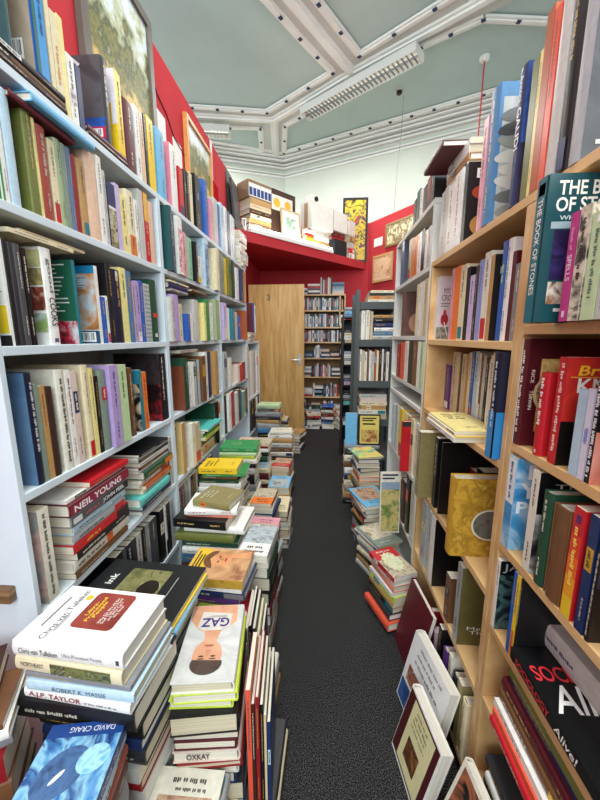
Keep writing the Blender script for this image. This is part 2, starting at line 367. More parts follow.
unit('bookcase', 'light wood bookcase unit nearest on the right with the large teal hardback', .42, .68, .10, .7945, [1.60, 1.335, 1.08, .835, .61, .395, .15], 1.579, .02, PINE, PINE_B, .019, None, 'light wood bookcases on the right')
unit('bookcase', 'light wood bookcase unit on the right between the near one and the white one', .42, .68, .796, 1.475, [1.60, 1.30, 1.02, .675, .37, .07], 1.579, .02, PINE, PINE_B, .019, None, 'light wood bookcases on the right')
unit('bookcase', 'white bookcase unit on the right beyond the light wood bookcases', .42, .68, 1.482, 2.20, [1.84, 1.595, 1.315, 1.085, 1.0, .66, .35, .06], 1.819, .02, mat('D6D6D0', .5, .3, .04), BACK_W, .018, None, 'white bookcases on the right')
# grey steel shelving facing down the aisle
STEEL = mat('4B5152', .5, .4, .06, 30.)
st = tag(empty('steel_shelving', (.42, 2.95, 0)), 'dark grey steel shelving holding binders and paper at the right end of the aisle', 'shelving')
for x in (-.165, .17):
    for y in (-.17, .17): MB().box(x-.016, x+.016, y-.016, y+.016, 0, 1.665).build('post', STEEL, st)
for z in (.08, .36, .65, .965, 1.29, 1.575): MB().box(-.1485, .1535, -.186, .186, z-.055, z).build('shelf', STEEL, st, .002)
MB().box(-.18, .185, .1875, .1925, .05, 1.6).build('back_panel', STEEL, st)
# narrow black shelf unit behind it
BLK = mat('262729', .5, .4, .05)
ns = tag(empty('narrow_shelf', (.275, 3.85, 0)), 'narrow black shelf tower of flat stacks left of the steel shelving', 'shelving')
for x in (-.078, .078): MB().box(x-.008, x+.008, -.12, .12, 0, 1.52).build('side_panel', BLK, ns)
for z in (.1, .35, .58, .80, 1.02, 1.25, 1.52): MB().box(-.0695, .0695, -.12, .12, z-.015, z).build('shelf', BLK, ns)
MB().box(-.08, .08, .1205, .1245, .05, 1.5).build('back_panel', BLK, ns)
# back bookcase, beyond the door
bk_ = tag(empty('bookcase', (0, 5.2, 0)), 'light wood bookcase facing down the aisle beside the oak door', 'bookcase')
PINE2 = wood('pine_far', 'C79F6B', 'E2C595', (2, 2, 4), .5)
BZ = [.20, .435, .732, 1.01, 1.24, 1.451, 1.687, 1.905]
for x in (-.335, .215, .285): MB().box(x-.009, x+.009, -.12, .12, 0 if x != .215 else 1.47, 1.884).build('side_panel', PINE2, bk_)
for z in BZ: MB().box(-.3255 if z < 1.9 else -.344, .2755 if z < 1.9 else .294, -.12, .12, z-.018, z).build('shelf', PINE2, bk_)
MB().box(-.34, .29, .1205, .126, .02, 1.90).build('back_panel', PINE_B, bk_)
# metric shelf rows: (Y near, Y far, base Z, height, width, spine X, colour, h/p, custom key)
ROWS={
'LA':[
(0.8363,0.8437,1.9355,0.245,0.167,-0.695,'darkteal','h','greenback'),
(0.9057,0.955,1.9355,0.31,0.2,-0.695,'blue','h','barcode1'),
(0.9583,0.9716,1.9355,0.23,0.157,-0.695,'cream','p',''),
(0.975,0.9996,1.9355,0.182,0.124,-0.695,'cream','p','orangeletters'),
(1.0004,1.0179,1.89,0.236,0.161,-0.695,'paleyellow','p',''),
(1.0218,1.0494,1.89,0.167,0.114,-0.695,'white','p','bwphotos'),
(1.0534,1.0743,1.89,0.161,0.109,-0.695,'navy','p',''),
(1.1775,1.2092,1.921,0.237,0.161,-0.695,'charcoal','h','unionjack'),
(1.2484,1.2842,1.921,0.247,0.168,-0.695,'yellow','p','yellowchick'),
(1.2917,1.3579,1.89,0.226,0.154,-0.695,'maroon','h',''),
(1.3649,1.3937,1.89,0.245,0.167,-0.695,'white','p',''),
(1.4011,1.4239,1.89,0.245,0.166,-0.695,'peach','p',''),
(1.4316,1.4473,1.89,0.253,0.172,-0.695,'black','p',''),
(1.4554,1.5055,1.89,0.262,0.178,-0.695,'yellow','p',''),
(1.523,1.6172,1.89,0.264,0.179,-0.695,'skyblue','h',''),
(1.6479,1.736,1.89,0.267,0.182,-0.695,'white','h','pinkcover'),
(1.7477,1.7962,1.89,0.212,0.144,-0.695,'red','p',''),
(1.8088,1.8345,1.89,0.225,0.153,-0.695,'black','p',''),
(1.8476,1.8744,1.89,0.233,0.158,-0.695,'darkbrown','p',''),
(1.8752,1.9162,1.89,0.243,0.165,-0.695,'cream','p',''),
(1.9452,2.054,1.89,0.272,0.185,-0.695,'black','p',''),
(2.0706,2.1948,1.89,0.3,0.2,-0.695,'blue','h',''),
(2.2138,2.2529,1.89,0.237,0.161,-0.695,'pink','p',''),
(2.273,2.357,1.89,0.272,0.185,-0.695,'lightgrey','p',''),
(2.368,2.4015,1.89,0.262,0.178,-0.695,'blue','p',''),
(2.4244,2.4958,1.89,0.294,0.2,-0.695,'paleblue','p',''),
(2.5206,2.5717,1.89,0.3,0.2,-0.695,'white','p',''),
(2.598,2.6524,1.89,0.3,0.2,-0.695,'slateblue','p',''),
(2.6805,2.7385,1.89,0.3,0.2,-0.695,'white','p',''),
(2.7475,2.7838,1.89,0.3,0.2,-0.695,'paleblue','p',''),
],
'LB':[
(0.7557,0.7699,1.6,0.218,0.149,-0.695,'green','p','greenstripe'),
(0.7723,0.7821,1.6,0.227,0.155,-0.695,'white','p',''),
(0.7871,0.8131,1.6,0.234,0.159,-0.695,'paleblue','h',''),
(0.8437,0.8705,1.6,0.233,0.17,-0.695,'olive','h',''),
(0.872,0.8783,1.6,0.219,0.149,-0.695,'paleyellow','p',''),
(0.8798,0.9124,1.6,0.213,0.145,-0.695,'brickred','h',''),
(0.9158,0.9367,1.6,0.198,0.135,-0.695,'cream','p',''),
(0.9385,0.9586,1.6,0.211,0.144,-0.695,'sage','h',''),
(0.9605,0.9777,1.6,0.21,0.143,-0.695,'greygreen','h',''),
(0.9796,0.9955,1.6,0.21,0.142,-0.695,'slateblue','h',''),
(0.9975,1.014,1.6,0.201,0.137,-0.695,'darkred','h',''),
(1.0182,1.0486,1.6,0.201,0.137,-0.695,'tan','h',''),
(1.053,1.1051,1.6,0.243,0.165,-0.695,'peach','h',''),
(1.1076,1.1306,1.6,0.251,0.171,-0.695,'white','p',''),
(1.1332,1.1464,1.6,0.221,0.151,-0.695,'lightgrey','p',''),
(1.1518,1.1937,1.6,0.198,0.134,-0.695,'navy','p','navyphoto'),
(1.1967,1.2204,1.6,0.209,0.142,-0.695,'lilac','p',''),
(1.2235,1.258,1.6,0.187,0.127,-0.695,'paleyellow','p',''),
(1.2612,1.3118,1.6,0.217,0.148,-0.695,'cream','h','orangefoot'),
(1.3153,1.3331,1.6,0.202,0.137,-0.695,'white','p',''),
(1.3478,1.3781,1.6,0.25,0.17,-0.695,'lightgrey','p',''),
(1.3819,1.4138,1.6,0.253,0.172,-0.695,'red','p','yellowtop'),
(1.4179,1.4515,1.6,0.234,0.159,-0.695,'peach','p',''),
(1.5461,1.5764,1.6,0.262,0.22,-0.668,'darkteal','h',''),
(1.6086,1.6355,1.6,0.251,0.171,-0.687,'navy','p',''),
(1.6409,1.6919,1.6,0.252,0.172,-0.673,'white','p','redfloral'),
(1.6978,1.7524,1.6,0.204,0.139,-0.68,'pink','p',''),
(1.7651,1.8588,1.6,0.2,0.136,-0.687,'mint','h',''),
(1.8659,1.8875,1.6,0.198,0.135,-0.673,'black','p',''),
(1.8948,1.9553,1.6,0.139,0.105,-0.68,'white','p',''),
(1.9632,2.1917,1.6,0.262,0.178,-0.687,'paleblue','h','bluephoto'),
(2.2016,2.2855,1.6,0.246,0.168,-0.673,'cream','h',''),
(2.3162,2.4074,1.6,0.247,0.168,-0.68,'greygreen','p',''),
(2.4193,2.4807,1.6,0.241,0.164,-0.687,'yellow','p',''),
(2.4933,2.5585,1.6,0.257,0.175,-0.673,'olive','p',''),
(2.572,2.7299,1.6,0.262,0.178,-0.68,'darkgreen','h',''),
(2.7453,2.841,1.6,0.24,0.163,-0.687,'white','p',''),
(2.8576,2.926,1.6,0.243,0.165,-0.673,'navy','p',''),
(2.9615,3.054,1.6,0.248,0.169,-0.68,'tan','p',''),
(3.0655,3.083,1.6,0.262,0.178,-0.687,'cream','p',''),
],
'LC':[
(0.7361,0.7425,1.29,0.232,0.158,-0.695,'white','p','yellowbox'),
(0.745,0.7569,1.29,0.227,0.154,-0.695,'black','h',''),
(0.7582,0.7705,1.29,0.226,0.154,-0.695,'charcoal','h',''),
(0.7718,0.7888,1.29,0.226,0.154,-0.695,'darkgrey','h',''),
(0.7902,0.8035,1.29,0.221,0.15,-0.695,'black','p',''),
(0.8474,0.8817,1.29,0.237,0.161,-0.695,'white','h','cookbook'),
(0.9505,0.963,1.29,0.228,0.155,-0.695,'teal','p','greentext'),
(1.0447,1.0597,1.29,0.231,0.157,-0.695,'white','p','firecover'),
(1.0647,1.0855,1.29,0.143,0.105,-0.695,'blue','p',''),
(1.0871,1.0988,1.29,0.148,0.105,-0.695,'white','p',''),
(1.107,1.1322,1.29,0.25,0.17,-0.695,'black','h',''),
(1.1351,1.1798,1.29,0.239,0.162,-0.695,'ink','h','inkletters'),
(1.1829,1.2149,1.29,0.253,0.172,-0.695,'paleyellow','p',''),
(1.2181,1.2485,1.29,0.249,0.169,-0.695,'steelblue','p',''),
(1.2513,1.2695,1.29,0.216,0.147,-0.695,'mauve','p',''),
(1.2724,1.2987,1.29,0.223,0.152,-0.695,'lavender','p',''),
(1.3017,1.3291,1.29,0.228,0.155,-0.695,'blue','p',''),
(1.3322,1.3775,1.29,0.223,0.151,-0.695,'lightgrey','p','stripes'),
(1.3859,1.4383,1.29,0.246,0.168,-0.695,'darkgreen','h','redband'),
(1.5145,1.5557,1.29,0.193,0.131,-0.673,'lightgrey','h',''),
(1.561,1.6216,1.29,0.209,0.142,-0.68,'lavender','h',''),
(1.6273,1.6686,1.29,0.174,0.118,-0.687,'cream','p',''),
(1.6931,1.7312,1.29,0.132,0.105,-0.673,'blue','p',''),
(1.7364,1.7847,1.29,0.135,0.105,-0.68,'white','p',''),
(1.7916,1.9335,1.29,0.214,0.146,-0.687,'lightgrey','h',''),
(1.9416,1.9746,1.29,0.208,0.141,-0.673,'paleyellow','p',''),
(1.983,2.0712,1.29,0.231,0.157,-0.68,'green','h',''),
(2.0804,2.1376,1.29,0.222,0.151,-0.687,'white','p',''),
(2.1474,2.24,1.29,0.248,0.169,-0.673,'sage','p',''),
(2.3525,2.4254,1.29,0.248,0.169,-0.68,'lilac','p',''),
(2.438,2.5163,1.29,0.222,0.151,-0.687,'white','p',''),
(2.5271,2.6287,1.29,0.223,0.152,-0.673,'teal','p',''),
(2.6405,2.7197,1.29,0.208,0.142,-0.68,'lightgrey','p',''),
(2.7514,2.8859,1.29,0.187,0.127,-0.687,'blue','p',''),
(2.9215,3.0732,1.29,0.239,0.162,-0.673,'rust','p',''),
],
'LD':[
(0.7496,0.7713,0.95,0.277,0.24,-0.695,'ink','h','slatecover'),
(0.7732,0.7858,0.95,0.248,0.169,-0.695,'greygreen','p',''),
(0.7875,0.8043,0.95,0.241,0.164,-0.695,'tan','p',''),
(0.806,0.8289,0.95,0.236,0.16,-0.695,'darkbrown','h',''),
(0.8435,0.8742,0.95,0.275,0.187,-0.695,'ivory','h','ivoryletters'),
(0.8782,0.8965,0.95,0.272,0.185,-0.695,'white','p',''),
(0.8986,0.9199,0.95,0.265,0.18,-0.695,'blush','p',''),
(0.942,0.9699,0.95,0.28,0.22,-0.695,'cream','h',''),
(0.9723,0.9893,0.95,0.269,0.183,-0.695,'paleyellow','p',''),
(0.9943,1.0094,0.95,0.243,0.165,-0.695,'black','p',''),
(1.0146,1.0519,0.95,0.258,0.176,-0.695,'greygreen','h',''),
(1.0527,1.0957,0.95,0.271,0.185,-0.683,'lavender','p',''),
(1.1051,1.1495,0.95,0.267,0.181,-0.685,'palegreen','p',''),
(1.1806,1.2013,0.95,0.251,0.171,-0.695,'brown','p',''),
(1.2448,1.2677,0.95,0.237,0.161,-0.695,'teal','p','dancers'),
(1.2708,1.2994,0.95,0.227,0.154,-0.695,'orange','p',''),
(1.4132,1.4722,0.95,0.29,0.197,-0.695,'black','p','redmanga'),
(1.6293,1.6932,0.95,0.258,0.2,-0.68,'darkgreen','h','browncover'),
(1.6985,1.7338,0.95,0.235,0.16,-0.687,'white','p',''),
(1.738,1.7763,0.95,0.232,0.158,-0.673,'lightgrey','p',''),
(1.7822,1.8058,0.95,0.24,0.163,-0.68,'black','p',''),
(1.8118,1.8596,0.95,0.237,0.161,-0.687,'paleblue','p',''),
(1.8675,1.9249,0.95,0.256,0.174,-0.673,'brown','p',''),
(1.9334,1.9768,0.95,0.275,0.187,-0.68,'white','p',''),
(1.9857,2.0598,0.95,0.272,0.185,-0.687,'navy','h',''),
(2.0791,2.1812,0.95,0.274,0.186,-0.673,'tan','h',''),
(2.3145,2.3912,0.95,0.259,0.176,-0.68,'silver','p',''),
(2.404,2.6129,0.95,0.208,0.142,-0.687,'ivory','h',''),
(2.6281,2.7726,0.95,0.142,0.105,-0.673,'blush','h',''),
(2.7896,2.8597,0.95,0.14,0.105,-0.68,'red','p',''),
(2.8777,2.9908,0.95,0.149,0.105,-0.687,'darkred','p',''),
(3.0065,3.083,0.95,0.281,0.191,-0.673,'lightgrey','h',''),
],
'LF':[
(1.0048,1.0452,0.335,0.24,0.163,-0.695,'black','p',''),
(1.046,1.0713,0.335,0.24,0.163,-0.695,'darkgrey','h',''),
(1.0721,1.1059,0.335,0.24,0.163,-0.695,'black','p',''),
(1.1067,1.1329,0.335,0.24,0.163,-0.695,'charcoal','p',''),
(1.1337,1.1676,0.335,0.24,0.163,-0.695,'lightgrey','p',''),
(1.1684,1.2014,0.335,0.24,0.163,-0.695,'black','h',''),
(1.2022,1.2347,0.335,0.24,0.163,-0.695,'grey','h',''),
(1.2355,1.2895,0.335,0.24,0.163,-0.695,'darkgrey','p',''),
(1.3177,1.3566,0.335,0.24,0.163,-0.695,'black','p',''),
(1.3574,1.3835,0.335,0.24,0.163,-0.695,'white','h',''),
(1.3843,1.4167,0.335,0.24,0.163,-0.695,'black','p',''),
(1.4175,1.453,0.335,0.24,0.163,-0.695,'silver','p',''),
],
'LH':[
(3.1295,3.1946,0.74,0.44,0.2,-0.695,'lightgrey','p',''),
(3.1954,3.2745,0.74,0.426,0.2,-0.695,'white','h',''),
(3.2753,3.3601,0.74,0.44,0.2,-0.695,'ivory','p',''),
(3.3609,3.4919,0.74,0.44,0.2,-0.695,'silver','p',''),
(3.4927,3.6305,0.74,0.44,0.2,-0.695,'white','p',''),
(3.6313,3.64,0.74,0.437,0.2,-0.695,'lightgrey','p',''),
],
'LI':[
(3.1318,3.2194,0.4,0.3,0.2,-0.695,'black','p',''),
(3.2202,3.3442,0.4,0.3,0.2,-0.695,'charcoal','p',''),
(3.345,3.4482,0.4,0.3,0.2,-0.695,'black','p',''),
(3.449,3.589,0.4,0.3,0.2,-0.695,'white','h',''),
(3.5898,3.64,0.4,0.3,0.2,-0.695,'black','p',''),
],
'LG':[
(1.5145,1.5471,0.335,0.25,0.17,-0.695,'darkbrown','p',''),
(1.5479,1.5864,0.335,0.25,0.17,-0.695,'maroon','p',''),
(1.5872,1.6355,0.335,0.25,0.17,-0.695,'grey','p',''),
(1.6363,1.6681,0.335,0.25,0.17,-0.695,'lightgrey','p',''),
(1.6689,1.7073,0.335,0.25,0.17,-0.695,'black','p',''),
(1.7081,1.7443,0.335,0.25,0.17,-0.695,'tan','p',''),
(1.7451,1.7778,0.335,0.25,0.17,-0.695,'ivory','h',''),
(1.7786,1.8119,0.335,0.25,0.17,-0.695,'darkgreen','h',''),
(1.8127,1.8683,0.335,0.25,0.17,-0.695,'black','h',''),
(1.8691,1.9264,0.335,0.25,0.17,-0.695,'greygreen','h',''),
(1.9272,1.9832,0.335,0.25,0.17,-0.695,'grey','h',''),
(1.984,2.0312,0.335,0.25,0.17,-0.695,'black','p',''),
],
'LE':[
(0.7317,0.7658,0.635,0.254,0.2,-0.695,'ivory','p','photospine'),
(1.4134,1.4444,0.635,0.226,0.153,-0.695,'black','p',''),
(1.4486,1.4766,0.635,0.229,0.156,-0.695,'lightgrey','p',''),
(1.5816,1.6196,0.635,0.26,0.21,-0.687,'tan','p','parchment'),
(1.6729,1.715,0.635,0.236,0.2,-0.673,'ivory','p',''),
(1.7295,1.8053,0.635,0.218,0.148,-0.68,'beige','p',''),
(2.0638,2.1009,0.635,0.27,0.184,-0.687,'darkgreen','p',''),
(2.1017,2.1368,0.635,0.27,0.184,-0.673,'black','h',''),
(2.1376,2.1917,0.635,0.27,0.184,-0.68,'ivory','p',''),
(2.3145,2.3702,0.635,0.27,0.184,-0.687,'black','h',''),
(2.371,2.4291,0.635,0.27,0.184,-0.673,'white','p',''),
(2.4299,2.4979,0.635,0.27,0.184,-0.68,'red','p',''),
(2.4987,2.5841,0.635,0.27,0.184,-0.687,'darkred','p',''),
(2.5849,2.662,0.635,0.251,0.171,-0.673,'lightgrey','h',''),
(2.6628,2.7472,0.635,0.258,0.175,-0.68,'black','p',''),
(2.748,2.8204,0.635,0.246,0.167,-0.687,'teal','p',''),
(2.8212,2.8965,0.635,0.224,0.152,-0.673,'greygreen','p',''),
(2.8973,2.967,0.635,0.221,0.15,-0.68,'darkgreen','h',''),
(2.9678,3.0523,0.635,0.228,0.155,-0.687,'brown','h',''),
],
'RA':[
(0.6664,0.7003,1.6,0.288,0.196,0.42,'silver','h','bigword'),
(0.7028,0.7354,1.6,0.293,0.199,0.42,'black','h',''),
(0.7368,0.7684,1.6,0.306,0.2,0.42,'lightgrey','h',''),
(0.77,0.7879,1.6,0.305,0.2,0.42,'coral','p',''),
(0.7896,0.8138,1.6,0.319,0.2,0.42,'rust','p',''),
(0.8149,0.8247,1.6,0.264,0.179,0.42,'paleyellow','p',''),
(0.8266,0.8495,1.6,0.263,0.179,0.42,'olive','p',''),
(0.8698,0.8999,1.6,0.28,0.19,0.42,'navy','h','gaudi'),
(0.9949,1.0418,1.6,0.32,0.2,0.42,'steelblue','h','stones'),
(1.0449,1.0704,1.6,0.277,0.188,0.42,'pink','p',''),
(1.1595,1.1833,1.6,0.218,0.148,0.42,'black','p','pears'),
(1.1998,1.2663,1.6,0.223,0.151,0.42,'white','p','redletters'),
(1.271,1.3203,1.6,0.21,0.143,0.42,'white','p',''),
(1.3254,1.3966,1.6,0.219,0.149,0.42,'lightgrey','p',''),
],
'RB':[
(0.822,0.8421,1.3,0.177,0.12,0.44,'paleblue','p',''),
(0.8459,0.8715,1.3,0.175,0.119,0.44,'grey','p',''),
(0.8736,0.8903,1.3,0.206,0.14,0.44,'maroon','p',''),
(0.8925,0.9192,1.3,0.24,0.163,0.44,'white','h',''),
(0.9214,0.9404,1.3,0.24,0.163,0.44,'blue','p',''),
(0.9785,1.0002,1.3,0.221,0.15,0.44,'tan','p','blackcover'),
(1.003,1.0379,1.3,0.236,0.16,0.44,'ivory','p',''),
(1.041,1.0692,1.3,0.223,0.152,0.44,'periwinkle','p',''),
(1.0725,1.0925,1.3,0.213,0.145,0.44,'darkbrown','p',''),
(1.0959,1.1276,1.3,0.191,0.13,0.44,'lilac','p',''),
(1.1312,1.1576,1.3,0.22,0.15,0.44,'black','p',''),
(1.1654,1.206,1.3,0.235,0.16,0.44,'cream','p',''),
(1.2103,1.2592,1.3,0.24,0.163,0.44,'orange','p',''),
(1.263,1.2878,1.3,0.24,0.163,0.44,'pink','p',''),
(1.43,1.455,1.3,0.24,0.163,0.44,'white','p','knight'),
],
'RC':[
(0.822,0.8593,1.02,0.255,0.173,0.405,'ink','h','blackblue'),
(0.9168,0.9373,1.02,0.249,0.17,0.44,'cream','p',''),
(0.9708,0.9918,1.02,0.24,0.163,0.46,'ivory','p',''),
(1.0599,1.0839,1.02,0.224,0.152,0.5,'white','p',''),
(1.0866,1.1035,1.02,0.229,0.156,0.5,'black','p',''),
(1.1064,1.1242,1.02,0.234,0.159,0.5,'lightgrey','p',''),
(1.1266,1.1395,1.02,0.233,0.158,0.5,'brown','p',''),
(1.1414,1.1555,1.02,0.239,0.162,0.5,'white','p',''),
(1.1581,1.1822,1.02,0.244,0.166,0.5,'paleblue','p',''),
(1.185,1.2106,1.02,0.243,0.165,0.5,'blue','p',''),
(1.2136,1.2331,1.02,0.238,0.162,0.5,'cream','p',''),
(1.2354,1.2527,1.02,0.233,0.158,0.5,'tan','p',''),
(1.2567,1.29,1.02,0.231,0.157,0.5,'beige','p',''),
(1.2935,1.312,1.02,0.233,0.159,0.5,'darkbrown','p',''),
(1.3165,1.3944,1.02,0.234,0.159,0.5,'beige','h',''),
(1.4049,1.455,1.02,0.18,0.122,0.5,'purple','p',''),
],
'RG':[
(0.4939,0.5184,1.335,0.135,0.105,0.39,'paleblue','p',''),
(0.5202,0.5428,1.335,0.141,0.105,0.39,'lightgrey','p',''),
(0.5457,0.572,1.335,0.152,0.105,0.39,'palegreen','p','homeo'),
(0.5762,0.5998,1.335,0.169,0.115,0.39,'ivory','p','floral'),
(0.6022,0.6205,1.335,0.167,0.114,0.39,'magenta','p','spells'),
(0.6471,0.6782,1.335,0.237,0.2,0.365,'darkteal','h','stonesbook'),
],
'RH':[
(0.4777,0.4964,1.08,0.187,0.127,0.42,'red','h',''),
(0.5445,0.5546,1.08,0.188,0.128,0.42,'black','p','salmoncover'),
(0.5566,0.5715,1.08,0.15,0.105,0.42,'lavender','p','flowerspine'),
(0.5736,0.5919,1.08,0.146,0.105,0.42,'paleblue','p',''),
(0.6268,0.6488,1.08,0.195,0.132,0.42,'red','p','knight2'),
(0.6725,0.6981,1.08,0.163,0.111,0.42,'red','h','redspine'),
(0.7443,0.772,1.08,0.226,0.2,0.42,'maroon','h','mandala'),
],
'RI':[
(0.4978,0.506,0.835,0.191,0.13,0.42,'black','h','uncle'),
(0.5107,0.5285,0.835,0.204,0.139,0.42,'navy','p',''),
(0.5388,0.5633,0.835,0.2,0.136,0.42,'red','p','sunset'),
(0.5703,0.6102,0.835,0.182,0.124,0.42,'brown','h','kraft'),
(0.6171,0.6452,0.835,0.191,0.13,0.42,'darkgreen','h',''),
(0.6594,0.683,0.835,0.217,0.17,0.42,'ivory','p','war'),
(0.7397,0.772,0.835,0.216,0.15,0.42,'paleblue','p','puppy'),
],
'RJ':[
(0.6672,0.6771,0.61,0.2,0.136,0.42,'black','h',''),
(0.6786,0.6904,0.61,0.2,0.136,0.42,'yellow','p',''),
(0.6919,0.7028,0.61,0.2,0.136,0.42,'blue','p',''),
(0.7583,0.772,0.61,0.183,0.124,0.42,'white','p','james'),
],
'RD':[
(0.9477,0.9911,0.675,0.24,0.17,0.375,'gold','h','goldcircle'),
(1.0945,1.1422,0.675,0.203,0.138,0.52,'black','p',''),
(1.1506,1.194,0.675,0.181,0.123,0.52,'darkred','p',''),
(1.1948,1.2028,0.675,0.27,0.184,0.42,'black','p',''),
(1.2036,1.2406,0.675,0.169,0.115,0.52,'white','p',''),
(1.2414,1.2748,0.675,0.27,0.184,0.42,'black','p',''),
(1.2756,1.2836,0.675,0.144,0.105,0.52,'red','p',''),
(1.2908,1.3228,0.675,0.128,0.105,0.52,'black','p',''),
(1.3236,1.3649,0.675,0.27,0.184,0.38,'khaki','p',''),
(1.3657,1.3737,0.675,0.27,0.184,0.42,'olive','h',''),
],
'RE':[
(0.9499,0.9842,0.37,0.263,0.179,0.42,'silver','p','olivecover'),
(1.0301,1.0697,0.37,0.166,0.113,0.42,'brown','p',''),
(1.2062,1.2452,0.37,0.275,0.187,0.42,'white','p','blackwide'),
(1.252,1.2866,0.37,0.275,0.187,0.42,'lightgrey','p',''),
(1.3156,1.3773,0.37,0.275,0.187,0.42,'silver','p',''),
],
'WA':[
(1.505,1.5531,1.84,0.115,0.105,0.42,'black','p',''),
(1.5594,1.605,1.84,0.11,0.105,0.42,'darkred','p',''),
(1.6118,1.6611,1.84,0.1,0.105,0.42,'charcoal','p',''),
(1.6669,1.714,1.84,0.11,0.105,0.42,'white','p',''),
(1.7219,1.771,1.84,0.125,0.105,0.42,'darkgreen','p',''),
(1.7778,1.8234,1.84,0.104,0.105,0.42,'black','p',''),
],
'WB':[
(1.505,1.5514,1.595,0.153,0.105,0.42,'lightgrey','p',''),
(1.5574,1.5886,1.595,0.153,0.105,0.42,'white','p',''),
(1.595,1.6417,1.595,0.168,0.114,0.42,'black','p',''),
(1.6486,1.7067,1.595,0.171,0.116,0.42,'white','p',''),
(1.7144,1.7784,1.595,0.176,0.119,0.42,'orange','p',''),
(1.7852,1.8214,1.595,0.184,0.125,0.42,'tan','p',''),
(1.8303,1.8765,1.595,0.19,0.129,0.42,'beige','p',''),
(1.9882,2.0559,1.595,0.218,0.148,0.42,'slateblue','p','greycover'),
],
'WC':[
(1.505,1.5485,1.315,0.233,0.159,0.42,'beige','p',''),
(1.5524,1.5882,1.315,0.23,0.156,0.42,'ivory','p',''),
(1.5923,1.6305,1.315,0.229,0.156,0.42,'white','p',''),
(1.6348,1.6755,1.315,0.228,0.155,0.42,'cream','p',''),
(1.9311,1.9753,1.315,0.231,0.157,0.42,'brown','h','portrait'),
],
'WD':[
(1.5098,1.5585,1.085,0.205,0.139,0.42,'palegreen','p',''),
(1.5653,1.6016,1.085,0.205,0.139,0.42,'white','p',''),
(1.6105,1.6855,1.085,0.205,0.139,0.42,'brown','p',''),
(1.6934,1.7677,1.085,0.205,0.139,0.42,'black','p',''),
(1.7785,1.8464,1.085,0.205,0.139,0.42,'white','p',''),
(1.8582,1.9585,1.085,0.199,0.135,0.42,'coral','p',''),
(1.9718,2.0411,1.085,0.186,0.127,0.42,'darkred','p',''),
],
'WE':[
(1.505,1.5457,0.66,0.27,0.184,0.42,'ivory','p',''),
(1.5898,1.6376,0.66,0.27,0.184,0.42,'cream','p',''),
(1.6384,1.664,0.66,0.25,0.15,0.38,'red','h','redbox'),
(1.6648,1.7036,0.66,0.27,0.184,0.42,'tan','p',''),
(1.7106,1.7855,0.66,0.27,0.184,0.42,'paleyellow','p',''),
(1.8016,1.9166,0.66,0.27,0.184,0.42,'yellow','p',''),
(1.9262,2.0196,0.66,0.269,0.183,0.42,'lightgrey','p',''),
(2.0285,2.0889,0.66,0.258,0.175,0.42,'paleblue','p',''),
],
'WF':[
(1.505,1.5625,0.351,0.28,0.19,0.42,'lightgrey','p',''),
(1.5855,1.6767,0.351,0.28,0.19,0.42,'black','h',''),
(1.6856,1.7709,0.351,0.225,0.153,0.42,'darkbrown','h',''),
(1.7912,1.9013,0.351,0.196,0.134,0.42,'tan','p',''),
(1.9252,2.0279,0.351,0.142,0.105,0.42,'greygreen','p',''),
(2.0389,2.1134,0.351,0.111,0.105,0.42,'white','p',''),
],
}
# ------------------------------------------------------------------ shelf rows
BAY = lambda y: 'near' if y < 1.5 else 'middle' if y < 2.3 else 'far'
def row_phrase(rid, y):
    return {'LA': 'on top of the %s left bookcase' % BAY(y), 'LB': 'on the highest shelf of the %s left bookcase' % BAY(y), 'LC': 'on the eye-level shelf of the %s left bookcase' % BAY(y),
      'LD': 'on the waist-high shelf of the %s left bookcase' % BAY(y), 'LE': 'on the low shelf of the %s left bookcase' % BAY(y), 'LF': 'on the shadowed low shelf of the near left bookcase', 'LG': 'on the shadowed low shelf of the middle left bookcase', 'LH': 'on the upper shelf of the low white bookcase', 'LI': 'on the lower shelf of the low white bookcase',
      'RA': 'on top of the right wooden bookcases', 'RB': 'on the second shelf of the far wooden bookcase', 'RC': 'on the third shelf of the far wooden bookcase', 'RD': 'on the fourth shelf of the far wooden bookcase', 'RE': 'on the low shelf of the far wooden bookcase',
      'RG': 'on the second shelf of the near wooden bookcase', 'RH': 'on the third shelf of the near wooden bookcase', 'RI': 'on the fourth shelf of the near wooden bookcase', 'RJ': 'on the fifth shelf of the near wooden bookcase',
      'WA': 'on top of the right white bookcase', 'WB': 'on the highest shelf of the right white bookcase', 'WC': 'on the second shelf of the right white bookcase', 'WD': 'on the third shelf of the right white bookcase', 'WE': 'on the fourth shelf of the right white bookcase', 'WF': 'on the low shelf of the right white bookcase'}[rid]
W_ = lambda c: PAL[c][1]
def art_panel(bk, which, m, u=(.03, .97), v=(.03, .97), name='cover_picture', lift=0): return panel(bk, which, bk.w*u[0], bk.w*u[1], bk.h*v[0], bk.h*v[1], m, name, lift)
def barcode(bk, u0, u1, v0, v1, which='back'):
    b = MB(); w_ = mat('F4F4F2', .4, .4, 0); k_ = mat('1A1A1A', .4, .4, 0); s = 1 if which == 'back' else -1
    x = -bk.T-.0012 if which == 'back' else bk.T+.0012
    def q(a, c, lo, hi, m, e):
        xx = x-e if which == 'back' else x+e
        if which == 'back': b.quad((xx, c, lo), (xx, a, lo), (xx, a, hi), (xx, c, hi), m)
        else: b.quad((xx, a, lo), (xx, c, lo), (xx, c, hi), (xx, a, hi), m)
    q(u0, u1, v0, v1, w_, 0); n = 15; st_ = (u1-u0)*.84/n
    for i in range(n):
        if i in (3, 8, 11): continue
        a = u0+(u1-u0)*.08+i*st_; q(a, a+st_*(.35+.3*(i % 3 == 0)), v0+(v1-v0)*.2, v1-(v1-v0)*.1, k_, .0003)
    b.build('barcode', None, bk.o)
